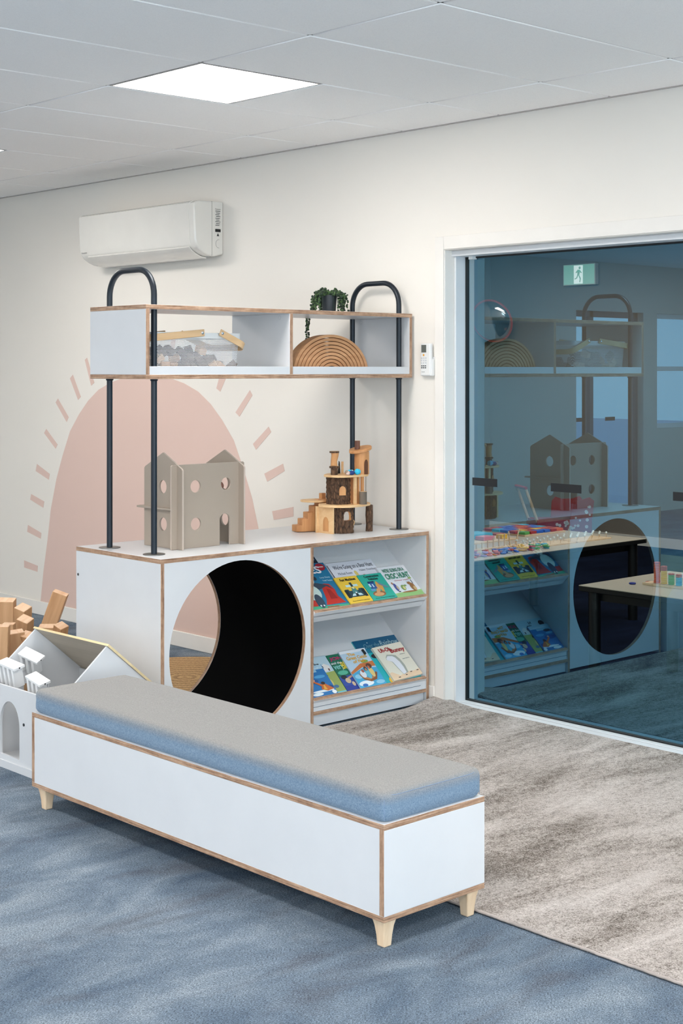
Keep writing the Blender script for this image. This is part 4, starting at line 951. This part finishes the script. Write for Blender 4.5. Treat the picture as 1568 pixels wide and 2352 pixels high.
book('catch', 'picture book titled The Great Catch of Fish with men in a boat', sB, -.432, .0, .160, .204, .0085, .006, C(188, 212, 232), 0,
     art=[((232, 236, 242), [(0, .93), (1, .93), (1, 1), (0, 1)]), ((208, 120, 66), [(0, .44), (.5, .62), (1, .64), (1, .50), (.5, .52), (.0, .38)]), ((120, 170, 90), el(.7, .66, .14, .04)), ((70, 170, 214), [(0, .38), (.5, .50), (1, .46), (1, 0), (0, 0)]), ((150, 206, 232), el(.18, .30, .14, .06)), ((236, 242, 246), el(.3, .10, .28, .07)), ((50, 110, 190), el(.22, .06, .1, .04)), ((150, 206, 232), el(.82, .08, .16, .05)),
          ((140, 84, 46), [(.22, .36), (.30, .20), (.52, .12), (.76, .16), (.90, .32), (.86, .36), (.70, .22), (.50, .20), (.36, .26)]), ((196, 132, 80), [(.24, .38), (.30, .24), (.50, .17), (.70, .21), (.66, .25), (.50, .22), (.36, .28)]), ((230, 232, 238), el(.38, .34, .10, .10)), ((176, 100, 80), el(.42, .42, .05, .045)), ((110, 196, 216), el(.56, .32, .08, .13)), ((90, 56, 44), el(.56, .46, .06, .06)), ((196, 140, 110), el(.56, .44, .035, .035)), ((236, 206, 130), el(.72, .36, .08, .14)), ((96, 60, 44), el(.74, .52, .10, .07)), ((200, 110, 84), el(.70, .48, .035, .05)),
          ((26, 28, 34), [(.84, .80), (.94, .84), (.92, .97), (.82, .95)])],
     texts=[('The', (236, 176, 66), (.22, .50, .84, .92), .02), ('Great Catch', (236, 176, 66), (.12, .88, .74, .83), .02), ('of Fish', (236, 176, 66), (.28, .74, .64, .72), .02)])
book('bunny', 'cream board book titled Uh-Oh, Bunny with a rabbit-shaped cut-out, lower right slope', sB, -.226, .002, .190, .190, .0085, .011, C(232, 226, 208), .05,
     art=[((236, 206, 172), [(0, 0), (1, 0), (1, .17), (.8, .14), (.55, .16), (.3, .1), (.1, .24), (0, .22)]), ((170, 172, 160), [(.22, .66), (.30, .73), (.45, .70), (.56, .66), (.62, .52), (.64, .34), (.60, .14), (.42, .10), (.36, .30), (.32, .50), (.20, .60)]), ((232, 232, 236), [(.22, .64), (.30, .69), (.44, .66), (.50, .60), (.55, .46), (.56, .30), (.54, .14), (.42, .11), (.38, .30), (.34, .50), (.20, .58)]),
          ((60, 40, 30), R_(.20, .27, .05, .07)), ((60, 40, 30), R_(.46, .52, .07, .09)), ((60, 40, 30), R_(.66, .72, .12, .14)), ((60, 40, 30), R_(.88, .95, .12, .14))],
     texts=[('Uh-Oh,', (170, 40, 44), (.14, .56, .79, .93), .03), ('Bunny', (170, 40, 44), (.48, .97, .70, .86), .03), ('written by', (120, 122, 118), (.70, .88, .64, .67)), ('illustrated by', (120, 122, 118), (.70, .94, .50, .53))])

# ------------------------------------------------------------------ open white doll's house left of the bench
DH = thing('open_toy_house', 'open-fronted white gabled toy house with a plywood roof on the floor behind the bench', 'toy house', (-.67, -1.78, 0))
hx0, hx1, hyf, hyb, hyr, hze, hzr = -.935, -.415, -2.0, -1.57, -1.785, .306, .490
def gx(x, t): return lambda a, b, tt: (x + tt, a, b)
gp = [(hyf, .004), (hyb, .004), (hyb, hze), (hyr, hzr), (hyf, hze)]
m = MB(); holed(m, gp, [[(-1.84, .215), (-1.725, .215), (-1.725, .278), (-1.84, .278)]], 0, .009, gx(hx0, 0), WHITE, WHITE); part('gable_wall', m, DH)
m = MB(); m.prism(gp, 0, .009, gx(hx1 - .009, 0), WHITE); part('gable_wall', m, DH)
part('back_wall', MB().box(hx0 + .009, hx1 - .009, hyb - .009, hyb, .004, hze, WHITE), DH)
part('floor_board', MB().box(hx0 + .009, hx1 - .009, hyf + .009, hyb - .009, .004, .016, WHITE), DH)
fw = [(-1.6, .0), (-.45, .0), (-.45, .300), (-1.6, .336)]
def archp(cx, w, z0, z1): return [(cx - w, z0), (cx + w, z0)] + [(cx + w * cos(t), z1 - w * 1.3 + w * 1.3 * sin(t)) for t in [PI * i / 14 for i in range(15)]]
m = MB(); holed(m, [(-1.35, .002), (-.45, .002), (-.45, .318), (-1.35, .318)], [archp(-.745, .072, .05, .262), archp(-1.05, .072, .05, .262)], -2.010, -2.0, lambda a, b, t: (a, t, b), WHITE, WHITE); part('front_wall', m, DH)
part('plinth', MB().box(-1.35, -.45, -2.016, -2.0, .0, .03, WHITE), DH, .001)
part('bolt', MB().cyl((-.640, -2.0095, .19), (-.640, -2.012, .19), .006, n=12, mat=INK), DH)
sl = math.atan2(hzr - hze, hyb - hyr)
def roofp(x, s_, t): return (x, hyr + s_ * cos(sl) + t * sin(sl), hzr - s_ * sin(sl) + t * cos(sl))
Lr = math.hypot(hzr - hze, hyb - hyr) + .012
m = MB(); m.add([roofp(x, s_, t) for x in (hx0 - .008, hx1 + .008) for s_ in (-.004, Lr) for t in (.0005, .0095)], [(0, 1, 3, 2), (4, 6, 7, 5), (0, 4, 5, 1), (2, 3, 7, 6)], ROOFE)
m.add([roofp(x, s_, t) for x in (hx0 - .008, hx1 + .008) for s_ in (-.004, Lr) for t in (.0005, .0095)], [(0, 2, 6, 4), (1, 5, 7, 3)], ROOFW); part('roof_panel', m, DH)
# white miniature stair pieces leaning over the front wall
WT = P('white_painted_wood', rgb(240, 240, 240), .5); BS = P('pale_blue_side', rgb(150, 180, 200), .6)
def minis(loc, rot, n, label):
    t = thing('toy_ladder', label, 'toy furniture', (0, 0, 0), 'white toy furniture pieces in the open toy house')
    m = MB(); m.box(0, .125 if n > 3 else .10, 0, .050, 0, .010, WT); part('top_board', m, t, .001)
    for k in range(n): part('leg', MB().box(.004 + k * .030, .018 + k * .030, .002, .046, -.080, 0, WT), t, .001)
    part('screw', MB().ball(((.125 if n > 3 else .10) - .001, .025, .005), .004, BLK, 6, (.5, 1, 1)), t)
    t.location = loc; t.rotation_euler = rot; return t
minis((-.905, -1.975, .378), (.25, .10, .05), 4, 'larger white toy bench piece leaning against the front wall of the open toy house')
minis((-.690, -1.975, .355), (.25, .22, .05), 3, 'smaller white toy bench piece leaning inside the open toy house next to the seat cushion')
minis((-.905, -1.88, .400), (.5, .30, .35), 3, 'white toy piece lying tilted on top of the others in the open toy house')

# ------------------------------------------------------------------ wooden building blocks piled behind
BB = [(-2.195, -1.191, 0.404, 0.095, 0.075, 2, 8, 0.82, 'broad block at the left edge of the photo, back row of the pile'),
(-1.827, -1.309, 0.423, 0.06, 0.06, 6, 24, 0.35, 'tall block with a square pale top in the middle of the pile'),
(-1.732, -1.354, 0.385, 0.062, 0.055, 8, 26, 0.42, 'shorter block directly in front of the tall square-topped block'),
(-2.353, -0.773, 0.379, 0.078, 0.06, 20, 5, 0.82, 'tallest tilted block rising against the peach mural'),
(-2.098, -1.013, 0.266, 0.08, 0.06, 0, 10, 0.84, 'low block lying level just behind the roof ridge of the open toy house'),
(-1.877, -1.069, 0.303, 0.052, 0.055, 12, 24, 0.25, 'low turned block at the right end of the pile, beside the tilted one'),
(-1.456, -1.644, 0.423, 0.082, 0.05, 2, 3, 0.84, 'broad light block nearest the left edge of the photo, front row'),
(-1.696, -1.462, 0.38, 0.055, 0.05, 0, 2, 0.8, 'block with a reddish top behind the broad front block'),
(-1.498, -1.542, 0.379, 0.07, 0.05, 0, 12, 1.25, 'dark-grained block in the middle of the front row'),
(-1.466, -1.508, 0.368, 0.045, 0.05, -3, 24, 0.35, 'small block touching the gable slope of the open toy house'),
(-1.918, -1.186, 0.278, 0.05, 0.05, 0, 8, 0.7, 'block half hidden behind the gable peak of the open toy house')]
FWD = Vector((-.734, .679, 0)); RGT = Vector((.679, .734, 0))
for i, (x, y, zt, w, d, la, lb, rz, lab) in enumerate(BB):
    R = (Matrix.Rotation(math.radians(la), 3, FWD) @ Matrix.Rotation(math.radians(lb), 3, RGT)) @ Matrix.Rotation(rz, 3, 'Z')
    if (R @ Vector((0, 0, 1))).dot(FWD) > 0 and lb > 0: R = (Matrix.Rotation(math.radians(la), 3, FWD) @ Matrix.Rotation(-math.radians(lb), 3, RGT)) @ Matrix.Rotation(rz, 3, 'Z')
    ax = R @ Vector((0, 0, 1)); low = sum(abs((R @ e).z) for e in (Vector((w / 2, 0, 0)), Vector((0, d / 2, 0))))
    Lb = (zt - low - .004) / ax.z
    mm = MB(); mm.box(-w / 2, w / 2, -d / 2, d / 2, 0, Lb, BLOCKW, face={2: BLOCKE})
    o = mesh_obj('building_block', mm); o.location = Vector((x, y, zt)) - ax * Lb; o.rotation_euler = R.to_euler(); bev(o, .003)
    tag(o, lab, 'building block', 'wooden building blocks piled behind the open toy house')

# ------------------------------------------------------------------ the playroom beyond the glass
TT = P('grey_beige_table_top', rgb(196, 184, 168), .35); TBK = P('black_table_edge', rgb(12, 13, 15), .4)
def table(x0, x1, y0, y1, zt, label, legs):
    t = thing('play_table', label, 'table', ((x0 + x1) / 2, (y0 + y1) / 2, 0))
    part('tabletop', MB().box(x0, x1, y0, y1, zt - .004, zt, TT), t, .001)
    part('table_edge', MB().box(x0 - .001, x1 + .001, y0 - .001, y1 + .001, zt - .028, zt - .0045, TBK), t, .003)
    part('apron', MB().box(x0 + .07, x1 - .07, y0 + .07, y1 - .07, zt - .075, zt - .028, TBK), t)
    for x, y in legs: part('leg', MB().cyl((x, y, 0), (x, y, zt - .028), .030, n=20, mat=TBK), t)
table(-2.07, -1.12, .85, 2.64, .5, 'grey-topped play table covered in sorting toys beyond the left of the glass', ((-1.18, 2.577), (-1.967, 2.577), (-1.18, .92), (-1.967, .92)))
table(-.165, 1.6, .755, 1.50, .5, 'grey-topped play table with stacked ring towers beyond the glass at the right', ((-.116, .815), (1.54, .815), (-.10, 1.44), (1.54, 1.44)))
RC = {'red': (176, 34, 30), 'orange': (222, 96, 52), 'yellow': (244, 196, 54), 'green': (96, 176, 92), 'sky': (60, 178, 214), 'blue': (40, 92, 200), 'lilac': (176, 150, 214), 'pink': (226, 130, 150), 'navy': (30, 50, 150), 'mint': (100, 206, 160)}
ringm = {}
def ring_proto(c):
    m = MB(); n = 18; R1, r1, k = .0145, .0062, 8; V = []; F = []
    for i in range(n):
        t = 2 * PI * i / n
        for j in range(k):
            s_ = 2 * PI * j / k; V.append(((R1 + r1 * cos(s_)) * cos(t), (R1 + r1 * cos(s_)) * sin(t), r1 * sin(s_) * .8))
    for i in range(n):
        for j in range(k): F.append((i * k + j, ((i + 1) % n) * k + j, ((i + 1) % n) * k + (j + 1) % k, i * k + (j + 1) % k))
    m.add(V, F, P('ring_' + c, rgb(*RC[c]), .4), True); return m
def ring(c, loc, label, group, rot=(0, 0, 0), s=1):
    if c not in ringm:
        o = mesh_obj('toy_ring', ring_proto(c)); ringm[c] = o
    else: o = ringm[c].copy(); COL.objects.link(o)
    o.location = loc; o.rotation_euler = rot; o.scale = (s, s, s); tag(o, label, 'toy ring', group); return o
RB = thing('ring_board', 'long wooden stacking board with pegs on the nearer play table', 'toy', (.24, 1.03, .5))
part('base_rail', MB().box(.035, .45, .992, 1.062, .5, .511, PINE), RB, .001)
tow = [('orange', 12, .094, 'red', 1), ('yellow', 8, .134, 'red', 3), ('green', 6, .176, 'red', 1), ('sky', 5, .219, 'red', 2), ('blue', 5, .262, 'blue', 0)]
for c, nn_, x, cap, nc in tow:
    part('peg', MB().cyl((x, 1.03, .511), (x, 1.03, .511 + .0078 * (nn_ + nc)), .003, n=8, mat=PINE), RB)
    for k in range(nn_): ring(c, (x, 1.03, .5152 + .0078 * k), f'{c} ring in the {c} tower of rings on the nearer play table', f'{c} rings stacked on a peg', s=.78)
    for k in range(nc): ring(cap, (x, 1.03, .5152 + .0078 * (nn_ + k)), f'red ring on top of the {c} tower of rings', f'red rings topping the {c} tower', s=.78)
ring('navy', (-.005, .968, .505), 'single navy blue ring lying alone on the nearer play table', 'loose rings on the nearer table', s=.85)
for k, (x, y, z) in enumerate(((.028, 1.055, .505), (.052, 1.040, .505), (.045, 1.09, .505))): ring('red', (x, y, z), 'loose red ring lying beside the orange tower on the nearer play table', 'loose red rings on the nearer table', s=.85)
rr = random.Random(9)
TY = thing('sorting_tray', 'wooden tray of coloured shapes at the right end of the nearer play table', 'toy tray', (.45, 1.38, .5))
part('tray_base', MB().box(.06, .75, 1.27, 1.47, .5, .512, PINE), TY, .001)
def shape(c, loc, sx, sy, sz, label, group, rz=0):
    m = MB().box(-sx / 2, sx / 2, -sy / 2, sy / 2, 0, sz, P('ring_' + c, rgb(*RC[c]), .4)); o = mesh_obj('toy_shape', m); o.location = loc; o.rotation_euler = (0, 0, rz); bev(o, .003); tag(o, label, 'toy shape', group)
for k in range(14):
    c = rr.choice(['orange', 'red', 'sky', 'green', 'orange']); shape(c, (.105 + (k % 7) * .09, 1.32 + (k // 7) * .10, .512), .07, .06, .018, f'{c} shape on the wooden tray on the nearer play table', f'{c} shapes on the nearer tray', rr.uniform(-.3, .3))
T2 = thing('sorting_tray', 'square wooden tray of bright shapes at the far side of the far play table', 'toy tray', (-1.87, 2.36, .5))
part('tray_base', MB().box(-2.045, -1.69, 2.16, 2.56, .5, .510, PINE), T2, .001)
for i in range(6):
    for j in range(5):
        c = rr.choice(['blue', 'red', 'green', 'yellow', 'orange', 'sky']); shape(c, (-2.01 + j * .071, 2.19 + i * .066, .510), .058, .056, .018, f'{c} shape on the square tray on the far play table', f'{c} shapes on the far tray', rr.uniform(-.2, .2))
T3 = thing('sorting_tray', 'wooden tray with large turquoise, pink and yellow shapes behind the counting pegs', 'toy tray', (-1.77, 1.80, .5))
part('tray_base', MB().box(-1.93, -1.62, 1.60, 2.02, .5, .508, PINE), T3, .001)
shape('sky', (-1.83, 1.86, .508), .13, .17, .028, 'large turquoise shape on the tray behind the counting pegs', None)
shape('pink', (-1.70, 1.80, .508), .07, .10, .024, 'pink shape on the tray behind the counting pegs', None)
shape('yellow', (-1.68, 1.93, .508), .05, .05, .026, 'yellow shape on the tray behind the counting pegs', None)
shape('red', (-1.82, 2.06, .500), .05, .08, .02, 'dark red shape between the two trays on the far play table', None)
PB = thing('counting_board', 'wooden counting board with pegs of rising height on the far play table', 'toy', (-1.43, 1.56, .5))
part('base_rail', MB().box(-1.455, -1.405, 1.30, 1.80, .5, .506, PINE), PB, .001)
for k in range(10): part('peg', MB().cyl((-1.43, 1.325 + k * .049, .506), (-1.43, 1.325 + k * .049 + (.035 if k == 9 else (-.012 if k == 8 else 0)), .506 + .008 + .0092 * k), .0042, n=8, mat=PINE), PB)
seqc = ['orange', 'lilac', 'pink', 'lilac', 'orange', 'orange', 'blue', 'red', 'blue', 'blue', 'yellow', 'yellow', 'red', 'green', 'green', 'sky']
for k in range(60):
    q = k / 60; c = seqc[int(q * len(seqc))]
    ring(c, (-1.20 - rr.uniform(0, .10), 1.10 + q * .74 + rr.uniform(-.02, .02), .505 + (k % 3) * .008), f'{c} ring in the loose heap along the front of the far play table', f'{c} rings heaped on the far table', (rr.uniform(-.2, .2), rr.uniform(-.2, .2), 0), .92)
for q, (ya_, yb_) in enumerate(((1.70, 2.125), (2.14, 2.475))):
    t = thing('peg_rail', ['nearer', 'farther'][q] + ' wooden rail with white-headed pins on the far play table', 'toy', (-1.33, (ya_ + yb_) / 2, .5), 'wooden rails with white-headed pins')
    part('rail', MB().box(-1.40, -1.262, ya_, yb_, .5, .508, PINE), t, .001)
    WB = P('white_bead', rgb(232, 240, 240), .3)
    for i in range(15):
        x, y = -1.385 + (i % 3) * .05, ya_ + .025 + (i // 3) * (yb_ - ya_ - .05) / 4
        p_ = part('pin', MB().cyl((x, y, .508), (x, y, .532), .0016, n=6, mat=PINE), t); part('bead', MB().ball((x, y, .537), .0075, WB, 6), p_, label='white bead')
# red push cart
CT = thing('push_cart', 'red toy push cart with white dots and a wooden handle, beyond the far play table', 'toy cart', (-3.95, 5.2, 0))
REDM = P('red_paint', rgb(170, 24, 22), .4)
c0 = Vector((-3.95, 5.22, 0)); e1 = Vector((.5, .86, 0)).normalized(); e2 = Vector((-e1.y, e1.x, 0))
def cp(a, b, z): return c0 + e1 * a + e2 * b + Vector((0, 0, z))
def cbox(mb_, a0, a1, b0, b1, z0, z1, mt): mb_.add([cp(a, b, z) for a in (a0, a1) for b in (b0, b1) for z in (z0, z1)], [(0, 1, 3, 2), (4, 6, 7, 5), (0, 4, 5, 1), (2, 3, 7, 6), (0, 2, 6, 4), (1, 5, 7, 3)], mt)
m = MB(); cbox(m, -.20, .30, -.14, -.128, .09, .24, REDM); cbox(m, -.20, .30, .128, .14, .09, .24, REDM); cbox(m, -.20, -.19, -.128, .128, .09, .24, REDM); cbox(m, .29, .30, -.128, .128, .09, .30, REDM); cbox(m, -.19, .29, -.128, .128, .09, .10, REDM); part('cart_body', m, CT, .004)
m = MB(); m.prism([(.02, .24), (.30, .24), (.32, .38), (.29, .42), (.22, .40), (.12, .40), (.06, .42), (.03, .38)], -.014, 0, lambda a, b, t: cp(a, .128 + t, b), REDM); m.prism([(.10, .24), (.30, .24), (.32, .40), (.28, .43), (.20, .41), (.13, .40)], -.014, 0, lambda a, b, t: cp(a, -.128 + t, b), REDM); part('seat_side', m, CT)
DOT = P('white_dot', rgb(236, 232, 232), .5); rr = random.Random(2); m = MB()
for k in range(26):
    a = rr.uniform(-.05, .28); z = rr.uniform(.11, .36 if a > .12 else .22); m.prism(circ(a, z, rr.uniform(.008, .016), n=14), 0, .0015, lambda p, q, t: cp(p, -.1415 - t, q), DOT)
part('dots', m, CT, label='white painted dots')
for b in (-.115, .115):
    part('handle_post', MB().tube([cp(-.15, b, .12), cp(-.30, b, .52)], .013, 8, PINE), CT)
part('handle_bar', MB().tube([cp(-.30, -.13, .52), cp(-.30, .13, .52)], .014, 10, REDM), CT)
for a in (-.12, .22):
    for b in (-.15, .15):
        w = part('wheel', MB().cyl(cp(a, b - .01, .065), cp(a, b + .01, .065), .065, n=24, mat=PINE), CT); part('tyre', MB().tube([cp(a + .064 * cos(t), b, .065 + .064 * sin(t)) for t in [2 * PI * i / 24 for i in range(25)]], .006, 6, BLK, False), w)
# convex mirror and exit sign
CM = thing('convex_mirror', 'round convex mirror with a red rim high in the corner beyond the glass', 'mirror', (-5.06, 5.66, 2.0))
M_ = Matrix.Translation((-5.0, 5.60, 2.0)) @ Vector((.22, -.88, -.34)).to_track_quat('Z', 'Y').to_matrix().to_4x4()
part('mirror_dome', MB().lathe([(.20, 0), (.185, .022), (.15, .045), (.10, .062), (.05, .071), (.001, .074)], (0, 0, 0), CHROME, 40, M_), CM)
part('rim', MB().lathe([(.200, -.012), (.212, -.008), (.214, .004), (.204, .008), (.197, .004)], (0, 0, 0), P('red_rim', rgb(196, 60, 40), .5), 40, M_), CM)
part('bracket', MB().tube([(-5.10, 5.795, 2.0), (-5.02, 5.66, 2.0)], .012, 8, BLK), CM)
EX = thing('exit_sign', 'green running-man exit sign hanging beyond the glass', 'exit sign', (-4.08, 5.76, 2.31))
EG = emis('exit_green', (.02, .34, .24, 1), .8); EWH = emis('exit_white', (.75, .9, .88, 1), 1.0)
part('housing', MB().box(-4.262, -3.898, 5.74, 5.79, 2.305, 2.495, PLW), EX, .003)
part('face', MB().box(-4.252, -3.908, 5.737, 5.741, 2.312, 2.488, EG), EX)
m = MB(); f_ = lambda a, b, t: (-4.08 + a, 5.7365 - t, 2.40 + b)
m.prism(R_(-.055, .045, -.082, .082), 0, .001, f_, EWH); part('door_symbol', m, EX)
m = MB(); g_ = lambda a, b, t: (-4.08 + a, 5.7352 - t, 2.40 + b)
m.prism(el(.012, .060, .012, .013), 0, .001, g_, EG)
for p in ([(-.012, .045), (.018, .042), (.008, -.008), (-.016, -.006)], [(-.012, .042), (-.035, .020), (-.028, .012), (-.008, .028)], [(.014, .040), (.036, .018), (.030, .010), (.008, .026)], [(-.016, -.004), (-.002, -.006), (-.018, -.036), (-.045, -.044), (-.045, -.034), (-.026, -.028)], [(-.002, -.006), (.008, -.008), (.026, -.036), (.018, -.072), (.008, -.070), (.012, -.040)]): m.prism(p, 0, .001, g_, EG)
part('running_figure', m, EX)

# ------------------------------------------------------------------ world, camera, view
w = bpy.data.worlds.new('sky'); S.world = w; w.use_nodes = True; nt = w.node_tree
bg = nt.nodes['Background']; tc = nt.nodes.new('ShaderNodeTexCoord'); sp_ = nt.nodes.new('ShaderNodeSeparateXYZ'); cr = nt.nodes.new('ShaderNodeValToRGB')
nt.links.new(tc.outputs['Generated'], sp_.inputs[0]); nt.links.new(sp_.outputs[2], cr.inputs[0]); nt.links.new(cr.outputs[0], bg.inputs[0])
cr.color_ramp.elements[0].color = (.80, .90, 1, 1); cr.color_ramp.elements[1].color = (.30, .52, .95, 1); bg.inputs[1].default_value = 1.5
cam = bpy.data.cameras.new('camera'); co = bpy.data.objects.new('camera', cam); COL.objects.link(co); S.camera = co
co.location = (4.3291, -4.9625, 1.5415); co.rotation_euler = (PI / 2, 0, .8243)
cam.sensor_fit = 'HORIZONTAL'; cam.sensor_width = 24; cam.lens = 3414.46 / 1568 * 24; cam.shift_y = -327.35 / 1568; cam.clip_start = .05
vs = S.view_settings; vs.view_transform = 'Standard'; vs.look = 'None'; vs.gamma = 1; vs.use_curve_mapping = False; vs.exposure = 0.03
